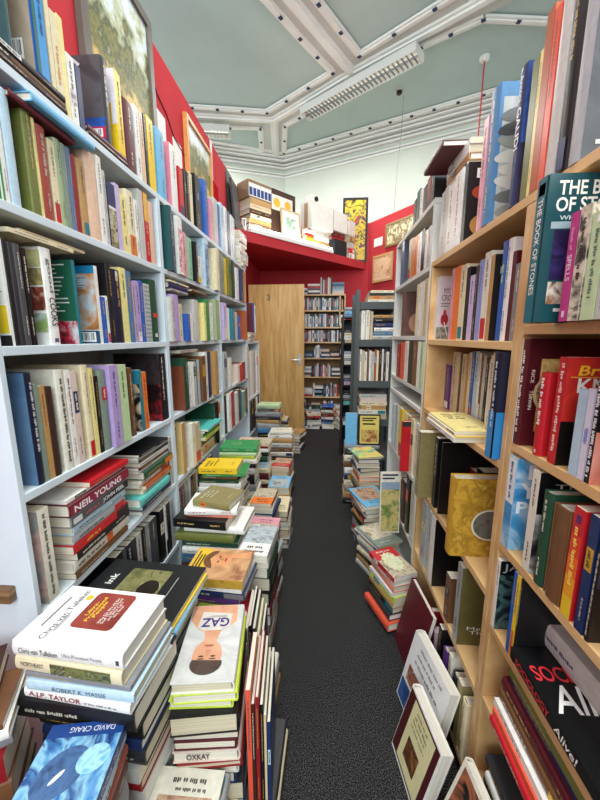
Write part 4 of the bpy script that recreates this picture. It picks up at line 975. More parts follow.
# ------------------------------------------------------------------ piles of books lying flat
def pile(phrase, key, cx, cy, z, rot, items, jit=.035, label_of='pile'):
    """items from the bottom up: (kind, colour, thickness, length, width[, rot, dx, dy, key])"""
    rs = random.Random(int(cx*1000)+int(cy*777)); R_ = math.radians
    n = len(items); out = []
    for i, it in enumerate(items):
        kd, c, t, h, w = it[:5]; dr_ = it[5] if len(it) > 5 else rs.uniform(-1, 1)*math.degrees(jit); dx = it[6] if len(it) > 6 else rs.uniform(-.006, .006); dy = it[7] if len(it) > 7 else rs.uniform(-.006, .006)
        bk = make_book(kd, t, h, w, c, rs.choice(['E9E2CF', 'F0ECE0', 'DDD2B6', 'E4DBC4', 'D8CCAE']), seed=rs.random())
        lay(bk, cx+dx, cy+dy, z+.0004, R_(rot+dr_)); z += t+.0006
        bk.row = key; bk.key = (key, ''); bk.phrase = phrase; bk.seq = n-i; bk.order = 'from the top'; bk.pile = True
        if len(it) > 8 and it[8]: CUST[it[8]][0](bk); bk.label = CUST[it[8]][1]
        else:
            dress(bk)
            if i == n-1:
                q_ = rs.random(); ink = '4A4640' if c in LIGHT else 'CFC8B4'
                pic = art('top%s' % key, rs.choice([['8A7A62', 'C9BEA6', '5E5444'], ['6E7A84', 'B9C2C4', '3E4650'], ['A89878', 'DDD2BA', '7A6A4A'], ['7A4A3A', 'C9A68A', '4A3028']]), 22, rs.random()*9)
                if kd == 'h' and q_ < .6: poly(bk, 'front', ell(bk.w*.5, bk.h*.6, bk.w*.16, bk.w*.16), mat(ink, .5, .3, 0)); poly(bk, 'front', ell(bk.w*.5, bk.h*.6, bk.w*.14, bk.w*.14), cover(c), lift=.0006)
                elif q_ < .4: art_panel(bk, 'front', pic, (.0, 1), (.0, .62)); cover_strokes(bk, bk.w*.12, bk.w*.88, bk.h*.68, bk.h*.92, 2, ink, i)
                elif q_ < .75: art_panel(bk, 'front', pic, (.1, .9), (.3, .94)); cover_strokes(bk, bk.w*.2, bk.w*.8, bk.h*.08, bk.h*.26, 2, ink, i)
                else: cover_strokes(bk, bk.w*.14, bk.w*.86, bk.h*.55, bk.h*.88, 3, ink, i); cover_strokes(bk, bk.w*.3, bk.w*.7, bk.h*.14, bk.h*.2, 1, ink, i+3)
        out.append(bk)
    return z
FILL = ['black','white','cream','navy','grey','darkred','lightgrey','tan','charcoal','steelblue','ivory','brown','darkgreen','silver','paleblue','maroon']
def filler(n, tot, h, w, seed):
    """plain lower books that fill height tot"""
    rs = random.Random(seed); ts = [rs.uniform(.7, 1.3) for _ in range(n)]; s = sum(ts)
    return [(rs.choice('hhp'), rs.choice(FILL), tot*t/s-.0006, h*rs.uniform(.9, 1.0), w*rs.uniform(.9, 1.0)) for t in ts]

@cu('upp', 'white hardback with brown food-box picture and yellow title, top of the nearest pile')
def _(b):
    art_panel(b, 'front', 'EEECEC', (0, 1), (0, 1))
    pts = []
    for (cu_, cv_, a0) in ((.86, .30, -90), (.86, .60, 0), (.36, .60, 90), (.36, .30, 180)):
        for k_ in range(5):
            a = math.radians(a0+k_*22.5); pts.append((b.w*cu_+b.w*.07*math.cos(a), b.h*cv_+b.h*.05*math.sin(a)))
    poly(b, 'front', pts, art('foodbox', ['7A2E24', '96443A', '6A241E'], 14, 3))
    cover_text(b, 'front', 'Ultra-\nProcessed\nPeople', b.w*.62, b.h*.535, b.w*.44, b.h*.12, 'EBC43C', 0, .02); cover_text(b, 'front', 'Why Do We All Eat\nStuff That Isn\u2019t Food\nand Why Can\u2019t\nWe Stop?', b.w*.62, b.h*.36, b.w*.46, b.h*.13, 'F0E4DC', 0, .006)
    cover_text(b, 'front', 'Chris van Tulleken', b.w*.5, b.h*.78, b.w*.86, b.h*.06, '2E2E2E', 0, .0); poly(b, 'front', ell(b.w*.8, b.h*.7, b.w*.05, b.h*.035), 'E3BE3A', lift=.0009)
    lines(b, 'front', b.w*.25, b.w*.8, b.h*.86, b.h*.89, 1, '55545A', .5); lines(b, 'front', b.w*.2, b.w*.55, b.h*.71, b.h*.745, 2, '55545A', .4)
    cover_text(b, 'spine', 'Chris van Tulleken', 0, b.h*.76, b.h*.36, b.t*.34, '3A3A40', -90, .0, name='spine_lettering'); cover_text(b, 'spine', 'Ultra-Processed People', 0, b.h*.36, b.h*.36, b.t*.30, '8A8A90', -90, .0, name='spine_lettering'); panel(b, 'spine', -b.T*.3, b.T*.3, b.h*.03, b.h*.06, '4A4A50', 'publisher_mark')
@cu('landscapespine', 'cream hardback with a green landscape along its spine under the white hardback')
def _(b): panel(b, 'spine', -b.T*.7, b.T*.7, b.h*.1, b.h*.66, art('landsp', ['B9B68A', '4F5A34', '7E8252', '2E3620', 'D9D6B4'], 30, 4), 'spine_picture'); cover_text(b, 'spine', 'NORTHEAST', b.T*.2, b.h*.83, b.h*.22, b.t*.3, '4A4A38', -90, 0., name='spine_lettering')
@cu('massie', 'pale blue hardback with small serif lettering on its spine in the nearest pile')
def _(b): cover_text(b, 'spine', 'ROBERT K. MASSIE', 0, b.h*.5, b.h*.5, b.t*.4, '54646E', -90, 0., name='spine_lettering')
@cu('taylor', 'white hardback with dark red capitals on its spine in the nearest pile')
def _(b): cover_text(b, 'spine', 'A.J.P. TAYLOR', 0, b.h*.7, b.h*.5, b.t*.6, '8E1C34', -90, .012, name='spine_lettering'); strokes_dim(b)
def strokes_dim(b):
    m = MB(); strokes(m, random.Random(4), b.h*.12, b.h*.42, -b.T*.2, b.T*.2, b.sy-.0008); m.build('spine_lettering', mat('8A8A8A', .4, .4, 0), b.o)
@cu('craig', 'blue paperback with swirling blue cover picture and white capitals, nearest the camera')
def _(b):
    art_panel(b, 'front', art('craig', ['16306A', '3F7FB8', '8CC4DE', '1E4484', '5E9CC8'], 10, 5, distort=2.5), (0, 1), (0, 1)); poly(b, 'front', ell(b.w*.58, b.h*.46, b.w*.33, b.h*.2, 22, .8), art('craig2', ['2E4A7A', '4A6E9A', '223A66'], 26, 3)); poly(b, 'front', ell(b.w*.24, b.h*.36, b.w*.2, b.h*.13, 18, .5), art('craig4', ['6FB4CE', 'A9DCE6', '3F86B4'], 34, 6), lift=.0005); poly(b, 'front', ell(b.w*.6, b.h*.5, b.w*.10, b.h*.022, 12, .9), 'DCE6EA', lift=.0008)
    panel(b, 'front', 0, b.w, 0, b.h*.14, '1D4488', lift=.0004); cover_text(b, 'front', 'DAVID CRAIG', b.w*.42, b.h*.07, b.w*.6, b.h*.055, 'E6ECF2', 0, .0)
    panel(b, 'front', 0, b.w, b.h*.78, b.h, art('craig3', ['3A5270', '5A7490', '48627E'], 12, 3), lift=.0004); cover_text(b, 'front', 'On the Crofters\u2019 Trail', b.w*.5, b.h*.92, b.w*.9, b.h*.05, 'EEF0EE', 0, .004, italic=.25); cover_text(b, 'front', 'In search of the Clearance Highlanders', b.w*.5, b.h*.84, b.w*.9, b.h*.035, 'E2E6E6', 0, .0, italic=.2)
    panel(b, 'spine', -b.T*.9, b.T*.9, 0, b.h, '1B3C80', 'spine_label'); cover_text(b, 'spine', 'On the Crofters\u2019 Trail', 0, b.h*.55, b.h*.6, b.t*.5, 'E2E8F0', -90, .0, name='spine_lettering', italic=.2)
@cu('gaz', 'pale grey hardback with an upside-down man in a vest on its cover')
def _(b):
    art_panel(b, 'front', art('sheet', ['D8D8D4', 'C2C2BE', 'E2E1DC'], 9, 4), (0, 1), (0, 1)); W, H = b.w, b.h; skin = art('skin', ['C98F6E', 'DDA584', 'E2B092'], 8, 2)
    poly(b, 'front', [(W*.12, 0.001), (W*.98, 0.001), (W*.98, H*.22), (W*.8, H*.36), (W*.62, H*.42), (W*.42, H*.42), (W*.28, H*.36), (W*.1, H*.26)], skin)
    poly(b, 'front', [(W*.2, H*.14), (W*.78, H*.10), (W*.82, H*.34), (W*.64, H*.4), (W*.4, H*.4), (W*.22, H*.34)], art('vest', ['C9C3B8', 'D8D2C8', 'B8B2A8'], 10, 4), lift=.0004)
    poly(b, 'front', [(W*.36, H*.38), (W*.66, H*.38), (W*.62, H*.56), (W*.42, H*.56)], skin, lift=.0005)
    poly(b, 'front', ell(W*.52, H*.70, W*.25, H*.195, 24, .10), skin, lift=.0006)
    hair = art('hair', ['3A2C24', '54433A', '2A201A'], 40, 2)
    poly(b, 'front', [(W*.51+W*.265*math.cos(a), H*.80+H*.125*math.sin(a)) for a in [math.radians(d_) for d_ in range(-22, 203, 12)]], hair, lift=.0009)
    for u in (.42, .62): poly(b, 'front', ell(W*u, H*.715, W*.045, H*.011, 10), '4A3428', lift=.0009); poly(b, 'front', ell(W*u, H*.745, W*.065, H*.008, 10), '5A4234', lift=.0009)
    poly(b, 'front', [(W*.5, H*.71), (W*.54, H*.71), (W*.575, H*.635), (W*.465, H*.635)], 'C48A6A', lift=.0009); poly(b, 'front', ell(W*.52, H*.585, W*.09, H*.013, 12), 'A85A50', lift=.0009)
    cover_text(b, 'front', 'GAZ', W*.5, H*.27, W*.52, H*.13, '3A2A78', 0, .02, lift=.0012); lines(b, 'front', W*.3, W*.7, H*.16, H*.19, 2, '7A746A', .4)
@cu('oxkay', 'pinkish grey hardback with dark capitals on its edge in the portrait-cover pile')
def _(b):
    text_on(b.o, 'OXKAY', (0, b.w*.62, b.h+.0008), (0, -1, 0), (1, 0, 0), b.w*.35, b.t*.5, '4A1E3A', .02, 'edge_lettering')
@cu('actress', 'orange and yellow paperback with a woman\u2019s face lying sideways on its cover')
def _(b):
    W, H = b.w, b.h; art_panel(b, 'front', art('warm', ['B98A5A', 'D9A878', '8E5A3A'], 8, 3), (0, 1), (0, 1)); panel(b, 'front', W*.22, W*.98, H*.74, H*.98, 'E9BE34', lift=.0003); lines(b, 'front', W*.3, W*.9, H*.78, H*.94, 3, '4A3A1A', .5)
    poly(b, 'front', ell(W*.62, H*.52, W*.22, H*.20, 22), art('skin2', ['C97F52', 'E0A070', 'D08A5C'], 8, 5), lift=.0005); poly(b, 'front', [(W*.62+W*.3*math.cos(a), H*.6+H*.2*math.sin(a)) for a in [math.radians(d_) for d_ in range(0, 181, 15)]]+[(W*.42, H*.62), (W*.62, H*.7), (W*.82, H*.62)], art('hair2', ['5A3A20', '7A5230', '3A2414'], 30, 3), lift=.0007)
    for u in (.54, .7): poly(b, 'front', ell(W*u, H*.54, W*.04, H*.014, 10), '3A2018', lift=.0009)
    poly(b, 'front', ell(W*.62, H*.42, W*.07, H*.018, 12), 'A83A34', lift=.0009); poly(b, 'front', [(W*.6, H*.53), (W*.64, H*.53), (W*.65, H*.465), (W*.59, H*.465)], 'BA7448', lift=.0009)
    poly(b, 'front', [(W*.7, H*.02), (W*.96, H*.02), (W*.8, H*.4), (W*.7, H*.36)], art('skin2', ['C97F52', 'E0A070', 'D08A5C'], 8, 5), lift=.0006); panel(b, 'spine', -b.T*.9, b.T*.9, 0, b.h, art('ochre', ['A8822C', 'C09A3C', '8A6A22'], 14, 3), 'spine_label')
@cu('bigblack', 'large black paperback with an olive photograph of a dark hat shape on its cover')
def _(b):
    W, H = b.w, b.h; art_panel(b, 'front', '1D1F21', (0, 1), (0, 1)); panel(b, 'front', W*.2, W*.85, H*.3, H*.72, art('lichen', ['4E5032', '77774A', '8E8C5E', '3A3A26'], 24, 3), lift=.0003)
    poly(b, 'front', ell(W*.5, H*.42, W*.16, H*.1), '221C16', lift=.0006); poly(b, 'front', ell(W*.56, H*.42, W*.08, H*.1), 'C9B89A', lift=.0004); cover_text(b, 'front', 'ink', W*.62, H*.84, W*.2, H*.07, 'E6E6E2', 0, .02); panel(b, 'front', W*.35, W*.75, H*.2, H*.207, 'B8B8B0', lift=.0005)
@cu('redtu', 'red paperback with white lettering below the woman\u2019s face book, facing the camera')
def _(b): art_panel(b, 'front', art('redcov', ['A81E26', 'C22E32', '8E1820'], 8, 2), (0, 1), (0, 1)); cover_text(b, 'front', 'The', b.w*.4, b.h*.6, b.w*.3, b.h*.12, 'F0E6E0'); cover_text(b, 'front', 'Ev', b.w*.35, b.h*.35, b.w*.3, b.h*.1, 'F0E6E0'); poly(b, 'front', ell(b.w*.3, b.h*.15, b.w*.14, b.h*.07), 'E6DCD6')
@cu('neil', 'maroon-pink hardback with big white capitals along its spine, low left shelf')
def _(b): panel(b, 'spine', -b.T*.75, b.T*.75, 0, b.h, '8E1F3E', 'spine_cloth'); cover_text(b, 'spine', 'NEIL YOUNG', 0, b.h*.56, b.h*.78, b.t*.55, 'F4EEF0', -90, .02, lift=.0009, name='spine_lettering')
@cu('peel', 'grey hardback with black spine panel beneath the maroon-pink one, low left shelf')
def _(b): panel(b, 'spine', -b.T*.75, b.T*.75, 0, b.h, '55565A', 'spine_cloth'); panel(b, 'spine', -b.T*.7, b.T*.7, 0, b.h*.5, '1A1A1C', 'spine_label', .0003); cover_text(b, 'spine', 'JOHN PEEL', 0, b.h*.3, b.h*.42, b.t*.5, 'ECECEC', -90, .02, lift=.0012, name='spine_lettering'); m = MB(); strokes(m, random.Random(5), b.h*.55, b.h*.8, -b.T*.3, b.T*.3, b.sy-.0012); m.build('spine_lettering', mat('C25A5A', .4, .4, 0), b.o); panel(b, 'spine', -b.T*.5, b.T*.5, b.h*.85, b.h*.98, 'DCDCDC', 'spine_picture', .0003)
@cu('orangeband', 'cream hardback with an orange band on its spine low in the left stack')
def _(b): panel(b, 'spine', -b.T*.75, b.T*.75, b.h*.35, b.h*.46, 'E2642A', 'spine_band'); m = MB(); strokes(m, random.Random(5), b.h*.5, b.h*.95, -b.T*.3, b.T*.3, b.sy-.0008); m.build('spine_lettering', mat('5A5448', .4, .4, 0), b.o)
@cu('redstripe', 'red paperback with yellow lettering and black end in the red-topped left stack')
def _(b): panel(b, 'spine', -b.T*.9, b.T*.9, 0, b.h*.25, '1A1A1A', 'spine_band'); m = MB(); strokes(m, random.Random(5), b.h*.55, b.h*.8, -b.T*.4, b.T*.4, -.0008); m.build('spine_lettering', mat('E8B83A', .4, .4, 0), b.o)
# --- flat books under the row on top of the near left bookcase
SX = -.69
def shelf_stack(phrase, key, yc, z, items, front=SX, side=-1):
    """stack on a shelf with spines to the aisle at x = front"""
    rs = random.Random(int(yc*997)+7); n = len(items)
    for i, it in enumerate(items):
        kd, c, t, h, w = it[:5]; off = it[5] if len(it) > 5 else rs.uniform(-.004, .008); dy = it[6] if len(it) > 6 else rs.uniform(-.006, .006)
        bk = make_book(kd, t, h, w, c, rs.choice(['E9E2CF', 'F0ECE0', 'DDD2B6', 'E4DBC4']), seed=rs.random())
        x = front-w/2+off if side < 0 else front+w/2-off
        lay(bk, x, yc+dy, z+.0004, PI/2 if side < 0 else -PI/2); z += t+.0006
        bk.row = key; bk.key = (key, ''); bk.phrase = phrase; bk.seq = n-i; bk.order = 'from the top'; bk.pile = True
        if len(it) > 7 and it[7]: CUST[it[7]][0](bk); bk.label = CUST[it[7]][1]
        else: dress(bk)
    return z
shelf_stack('lying under the upright books at the top left corner', 'LA1', .873, 1.89, [('h','darkbrown',.0145,.245,.18,0,0), ('h','brown',.0145,.245,.18,-.004,0), ('h','charcoal',.0145,.245,.18,-.002,0)])
shelf_stack('lying under the dark grey hardback, top left', 'LA2', 1.183, 1.89, [('h','darkbrown',.0145,.2,.17,0,0), ('h','maroon',.0145,.2,.17,-.003,0)])
shelf_stack('lying across the second-row books, near left bookcase', 'LB1', .90, 1.8225, [('h','maroon',.016,.2,.14), ('h','skyblue',.02,.22,.15, .02, .06)])
shelf_stack('lying across the food-cover book row, near left bookcase', 'LC1', .86, 1.5365, [('p','cream',.010,.2,.14), ('p','beige',.008,.22,.15, -.01, .05)])
shelf_stack('lying across the eye-level books, middle left bookcase', 'LC2', 1.66, 1.513, [('h','grey',.012,.2,.14), ('h','navy',.026,.21,.15), ('p','cream',.008,.22,.15)])
shelf_stack('lying further along across the eye-level books, middle left bookcase', 'LC3', 1.93, 1.542, [('h','brown',.014,.22,.15)])
shelf_stack('lying across the waist-high books, middle left bookcase', 'LD2', 1.75, 1.2325, [('p','cream',.007,.24,.16), ('p','lightgrey',.006,.24,.17)])
# --- stacks on the low shelf of the near left bookcase
shelf_stack('in the red-topped flat stack on the low left shelf', 'NY', .955, .635, [('p','brown',.018,.26,.18), ('h','ivory',.036,.27,.19,0,0,'orangeband'), ('p','black',.022,.26,.18), ('p','red',.024,.27,.19,.004,0,'redstripe'), ('h','silver',.028,.25,.17), ('h','paleblue',.026,.25,.18), ('h','grey',.034,.27,.18,.008,0,'peel'), ('h','maroon',.036,.28,.19,.012,0,'neil'), ('p','white',.010,.26,.18,0), ('p','red',.016,.2,.15,.01,.05)])
shelf_stack('in the black-topped flat stack on the low left shelf', 'NZ', 1.305, .635, [('p','lightgrey',.014,.25,.18), ('h','navy',.026,.24,.17), ('h','turquoise',.036,.24,.18,.015,-.03), ('p','cream',.014,.23,.17), ('p','rust',.016,.22,.16,.012,.01), ('h','ivory',.022,.24,.17), ('h','darkgreen',.034,.24,.17,.01,.02), ('p','white',.012,.25,.18), ('p','maroon',.012,.25,.17), ('p','lightgrey',.014,.24,.17), ('p','charcoal',.014,.24,.17), ('p','silver',.010,.25,.18), ('p','black',.010,.24,.17)])
# --- low shelf of the middle bookcase: tan flats, turquoise and green flats
shelf_stack('in the flat stack beside the parchment-coloured book, low left shelf', 'MG', 1.955, .635, [('h','tan',.03,.2,.17), ('h','beige',.03,.2,.17), ('h','brown',.02,.22,.17), ('p','olive',.016,.24,.18), ('p','lime',.02,.26,.19,.03), ('h','green',.022,.26,.19,.02), ('p','black',.012,.27,.2,.03), ('p','turquoise',.012,.27,.2,.05)])
pile('in the white paper heap on top of the far left bookcase', 'WH', -.79, 3.035, 1.89, 90, [('p',c,.026,.2,.21) for c in ('white','ivory','white','lightgrey','white','cream','white','blush','white','white')], .12)
pile('stacked flat on the low white bookcase before the door', 'U4', -.80, 3.30, 1.27, 90, [('p',c,.02,.26,.24) for c in ('lightgrey','white','grey','ivory')], .05)
for i, (c, t, h, y) in enumerate((('maroon', .05, .26, 3.26), ('blue', .06, .27, 3.33), ('white', .03, .25, 3.39))):
    bk = make_book('h', t, h, .2, c, 'E9E2CF', seed=i); stand(bk, -1, -.67, y, 1.3545); bk.row = 'U5'; bk.key = ('U5', ''); bk.phrase = 'standing on the flat stack before the oak door'; bk.seq = y; bk.order = 'from the near end'; dress(bk)
# --- floor piles, left, nearest first
pile('in the pile under the swirling blue paperback', 'CR', -.450, .452, .0, 99, filler(9, .456, .17, .14, 3)+[('h','brickred',.026,.175,.135,0,.0,.0), ('h','paleblue',.034,.175,.138,3,.0,.0), ('p','blue',.024,.178,.142,0,.0,.0,'craig')])
pile('in the pile under the white food-cover hardback', 'UP', -.497, .664, .0, -4, filler(8, .38, .24, .165, 5)+[('h','charcoal',.04,.25,.165,0,0,.002), ('h','navy',.03,.24,.165,0,0,.0), ('h','black',.044,.25,.165,0,0,.002), ('h','paleblue',.024,.24,.16,0,0,-.012), ('h','black',.052,.265,.185,1,.0,-.026), ('h','white',.024,.24,.16,-1,.012,-.040,'taylor'), ('h','paleblue',.024,.235,.16,1,.02,-.041,'massie'), ('h','grey',.012,.235,.16,0,.014,-.036), ('h','cream',.034,.24,.165,-1,.0,-.034,'landscapespine'), ('h','white',.036,.243,.158,0,.0,-.036,'upp')])
pile('in the pile under the portrait-cover hardback', 'GZ', -.294, .785, .0, 97, filler(5, .225, .24, .17, 8)+[('h','lightgrey',.024,.23,.155), ('h','darkred',.018,.235,.16), ('h','blush',.034,.24,.165,0,0,0,'oxkay'), ('h','maroon',.026,.235,.155), ('p','white',.036,.235,.155), ('h','black',.056,.25,.165,2,.0,-.006), ('h','lime',.024,.235,.155,-1), ('h','lime',.026,.235,.155,1), ('h','white',.030,.24,.15,0,.0,.0,'gaz')])
pile('in the short pale pile before the portrait-cover pile', 'FW', -.305, .575, .0, 90, filler(4, .13, .19, .15, 9)+[('h','white',.032,.18,.15), ('h','blush',.026,.19,.15), ('h','silver',.04,.19,.16), ('p','ivory',.026,.18,.16)], .03)
pile('in the pile under the large black photograph paperback', 'BL', -.535, .862, .0, -4, filler(9, .39, .25, .2, 12)+[('h','purple',.03,.24,.17), ('h','black',.046,.27,.19), ('h','navy',.04,.28,.2), ('h','black',.03,.27,.2), ('p','silver',.01,.25,.2), ('p','skyblue',.009,.31,.225,2,.012,.0), ('p','yellow',.010,.31,.225,-1,.008,.0), ('p','charcoal',.011,.315,.235,0,.0,.004,'bigblack')])
pile('in the pile under the paperback with a woman\u2019s face', 'AC', -.368, 1.10, .0, -5, filler(8, .33, .22, .16, 15)+[('h','white',.02,.21,.16), ('h','darkred',.024,.21,.17,0,.03,-.05,'redtu'), ('h','lime',.022,.17,.14,2,.0,-.02), ('h','purple',.026,.19,.15), ('h','navy',.030,.22,.165), ('p','white',.016,.22,.165), ('p','gold',.032,.215,.17,3,.0,.0,'actress')])
pile('in the pile under the worn olive hardback', 'OL', -.47, 1.385, .0, -3, filler(8, .405, .27, .2, 18)+[('h','white',.03,.29,.21,1,.03,0), ('h','darkgreen',.026,.24,.18), ('h','olive',.034,.25,.18,1,-.02,-.01), ('h','white',.03,.26,.19,0,.02,.01), ('p','black',.036,.23,.17,-2,-.03,-.02), ('p','salmon',.010,.2,.15), ('h','white',.026,.22,.16,6,.0,.0), ('h','khaki',.03,.17,.15,-10,.02,.0)])
pile('in the pale pile right of the worn olive hardback', 'PW', -.265, 1.298, .0, 88, filler(8, .42, .2, .13, 21)+[('p','lightgrey',.03,.2,.12), ('p','white',.03,.21,.12)])
pile('in the aisle-edge stack under the colourful magazine', 'MZ', -.29, 1.535, .0, 88, [('h',c,.03,.2,.15) for c in ('charcoal','lightgrey','black','ivory','grey','white','darkgrey','cream','silver','lightgrey','charcoal')]+[('p','black',.02,.2,.14), ('p','white',.018,.2,.14), ('p','pink',.012,.21,.145,0,0,0)], .06)
pile('in the pile under the yellow paperback', 'YE', -.555, 1.80, .0, -2, filler(7, .39, .24, .18, 25)+[('h','ivory',.03,.24,.18), ('h','silver',.03,.24,.17), ('h','charcoal',.026,.25,.18), ('h','white',.03,.23,.17), ('h','white',.026,.23,.17), ('p','darkgreen',.014,.22,.16), ('h','brown',.02,.2,.15), ('p','green',.014,.23,.17,6,.02), ('p','yellow',.032,.21,.16,3,-.01)])
pile('in the aisle-edge pile topped by orange and cream books', 'OR', -.335, 1.82, .0, 86, filler(8, .33, .2, .14, 29)+[('h','navy',.03,.21,.15), ('p','white',.02,.2,.14), ('p','cream',.02,.19,.13), ('p','orange',.02,.19,.12)])
pile('in the small cream pile on the carpet edge', 'CM', -.268, 2.06, .0, 90, [('h',c,.03,.2,.13) for c in ('grey','charcoal','white','tan','cream','lightgrey')]+[('h','maroon',.03,.2,.12), ('p','cream',.034,.21,.10)])
pile('in the pile under the green cloth hardback', 'GR', -.55, 2.18, .0, 0, filler(9, .475, .24, .17, 31)+[('h','black',.026,.23,.17), ('h','ivory',.03,.24,.17), ('h','lime',.024,.23,.17), ('h','palegreen',.018,.24,.17), ('h','green',.034,.24,.17,2)])
pile('in the aisle-edge pile with a sky blue cover', 'SB', -.315, 2.36, .0, 90, [('h',c,.032,.21,.15) for c in ('tan','grey','ivory','beige','cream')]+[('h','tan',.05,.21,.16), ('p','cream',.03,.2,.15), ('p','skyblue',.026,.2,.15)])
pile('in the pile with a cream cover behind the green cloth hardback', 'PP', -.53, 2.56, .0, 0, filler(9, .42, .24, .17, 35)+[('h','black',.03,.24,.17), ('h','white',.028,.24,.17), ('p','darkred',.02,.22,.16), ('p','peach',.016,.26,.18)])
pile('in the aisle-edge pile with a red cover', 'RP', -.33, 2.72, .0, 85, [('h',c,.034,.21,.14) for c in ('black','grey','cream','charcoal','ivory','tan','lightgrey')]+[('p','salmon',.022,.2,.14), ('p','red',.02,.2,.14)])
pile('in the pile of thick books before the door', 'DP', -.40, 3.14, .0, 0, [('h',c,.042,.23,.17) for c in ('charcoal','tan','grey','cream','black','ivory','brown','lightgrey','tan')]+[('h','white',.036,.22,.16), ('h','ivory',.03,.2,.15)], .06)
pile('in the pile topped by a pale green book before the door', 'DG', -.55, 3.40, .0, 0, filler(10, .46, .24, .18, 41)+[('h','tan',.04,.22,.17), ('h','black',.03,.26,.19), ('h','grey',.03,.25,.18), ('p','silver',.02,.24,.18), ('h','charcoal',.026,.22,.17), ('h','sage',.02,.23,.17), ('h','palegreen',.02,.22,.16)], .08)
pile('in the pile with a yellow cover before the door', 'DY', -.50, 3.66, .0, 0, filler(9, .36, .22, .16, 44)+[('h','cream',.03,.24,.17), ('h','black',.03,.25,.18), ('p','lightgrey',.02,.23,.17), ('p','yellow',.014,.17,.13)], .08)
pile('in the low dark pile by the door edge', 'DB', -.30, 3.86, .0, 80, [('h',c,.034,.21,.14) for c in ('black','charcoal','lightgrey','darkgrey','black','ivory','tan')], .12)
# upright books on edge between the piles and the carpet
def upright(phrase, key, items, y, z, rz, face_x=True):
    for i, (kd, c, t, h, w, x) in enumerate(items):
        bk = make_book(kd, t, h, w, c, 'E9E2CF', seed=x); bk.o.matrix_world = Matrix.Translation((x, y, z+.0004)) @ Matrix.Rotation(math.radians(rz), 4, 'Z')
        bk.row = key; bk.key = (key, ''); bk.phrase = phrase; bk.seq = i+1; bk.order = 'from the left'; dress(bk)
z0 = pile('in the low pile on the carpet edge beside the portrait pile', 'SP', -.150, .79, .0, 88, [('h',c,.03,.24,.085) for c in ('black','cream','charcoal')], .0)
upright('standing on edge right of the portrait-cover pile', 'UE', [('p','coral',.012,.37,.17,-.176), ('p','darkbrown',.008,.33,.2,-.165), ('h','darkred',.010,.35,.2,-.1545), ('p','black',.008,.33,.2,-.1435), ('p','beige',.006,.30,.19,-.135), ('p','navy',.008,.28,.21,-.126)], .69, z0, 5)
z1 = pile('in the low pile on the carpet edge beside the red paperback', 'SQ', -.205, 1.02, .0, 88, [('h',c,.03,.2,.085) for c in ('tan','black','grey','ivory')], .0)
upright('standing on edge at the carpet side of the woman\u2019s face pile', 'UF', [('p','lightgrey',.010,.28,.17,-.235), ('p','black',.008,.29,.18,-.224), ('h','charcoal',.012,.28,.18,-.211), ('p','paleyellow',.007,.25,.17,-.200), ('p','navy',.008,.22,.18,-.190)], .93, z1, 4)
upright('standing on edge at the aisle corner below the steel shelving', 'UG', [('p','darkgreen',.014,.30,.2,.200), ('p','lightgrey',.012,.34,.2,.216), ('p','white',.010,.36,.2,.230)], 2.765, 0, -4)
# nearest bottom-left corner books
pile('in the corner pile at the lower left', 'CL', -.72, .508, .0, 30, filler(10, .52, .2, .15, 51)+[('h','grey',.03,.19,.14,8), ('h','white',.024,.19,.14,0,.01,.0), ('p','brown',.012,.18,.13,-2,.01,.0), ('h','darkbrown',.032,.19,.14,4,-.035,.01)])
# --- leaning books and stacks on the right
def lean_book(kd, c, t, h, w, bottom_far, az, tilt, key, label):
    """upright, front cover to the aisle, leaning back: spine at the far end"""
    bk = make_book(kd, t, h, w, c, 'ECE7DA', seed=w)
    # local: front (+x) -> -X world, y (to fore-edge) -> -Y world
    M = Matrix.Translation(bottom_far) @ Matrix.Rotation(math.radians(az), 4, 'Z') @ Matrix.Rotation(math.radians(tilt), 4, 'Y') @ Matrix.Rotation(PI, 4, 'Z') @ Matrix.Translation((-bk.T, 0, 0))
    bk.o.matrix_world = M; bk.row = key; bk.key = (key, ''); bk.phrase = ''; bk.seq = 1; bk.order = ''; bk.label = label; return bk
f1 = lean_book('h', 'white', .034, .228, .195, (.236, .935, .001), 9, 15, 'F1', 'white hardback with maroon and cream cover leaning on the floor at the right, in front')
art_panel(f1, 'front', '4A1A1C', (.03, .97), (.03, .97)); art_panel(f1, 'front', 'D9D3A2', (.2, .86), (.06, .94), lift=.0003) ; art_panel(f1, 'front', art('painting1', ['2E1C14', '6E4628', '4A2C1A', '9A6A3A'], 22, 3), (.33, .68), (.2, .5), lift=.0006); cover_strokes(f1, f1.w*.26, f1.w*.82, f1.h*.58, f1.h*.88, 4, '8E8868', 5)
f2 = lean_book('h', 'white', .034, .27, .235, (.287, 1.10, .001), 10, 13, 'F2', 'white hardback with grey title lettering leaning behind the maroon and cream one')
art_panel(f2, 'front', 'E6E6E4', (0, 1), (0, 1)); cover_strokes(f2, f2.w*.1, f2.w*.9, f2.h*.6, f2.h*.92, 3, '8A8A8C', 8); art_panel(f2, 'front', art('handphoto', ['D8CFC8', 'B07A5E', '7A4A3A', 'E2DCD6'], 16, 6), (.1, .6), (.34, .56), lift=.0004); art_panel(f2, 'front', art('bluecloth', ['2A4A86', '3E62A2', '1E3868'], 14, 3), (.02, .42), (.02, .3), lift=.0004)
f3 = lean_book('h', 'maroon', .02, .30, .22, (.325, 1.345, .001), 6, 12, 'F3', 'plain dark maroon hardback leaning beside the floor stack with the red floral book')
f4 = lean_book('h', 'ivory', .022, .30, .21, (.268, .70, .001), 6, 18, 'F4', 'ivory-edged book with dark photographic cover leaning at the bottom edge, right')
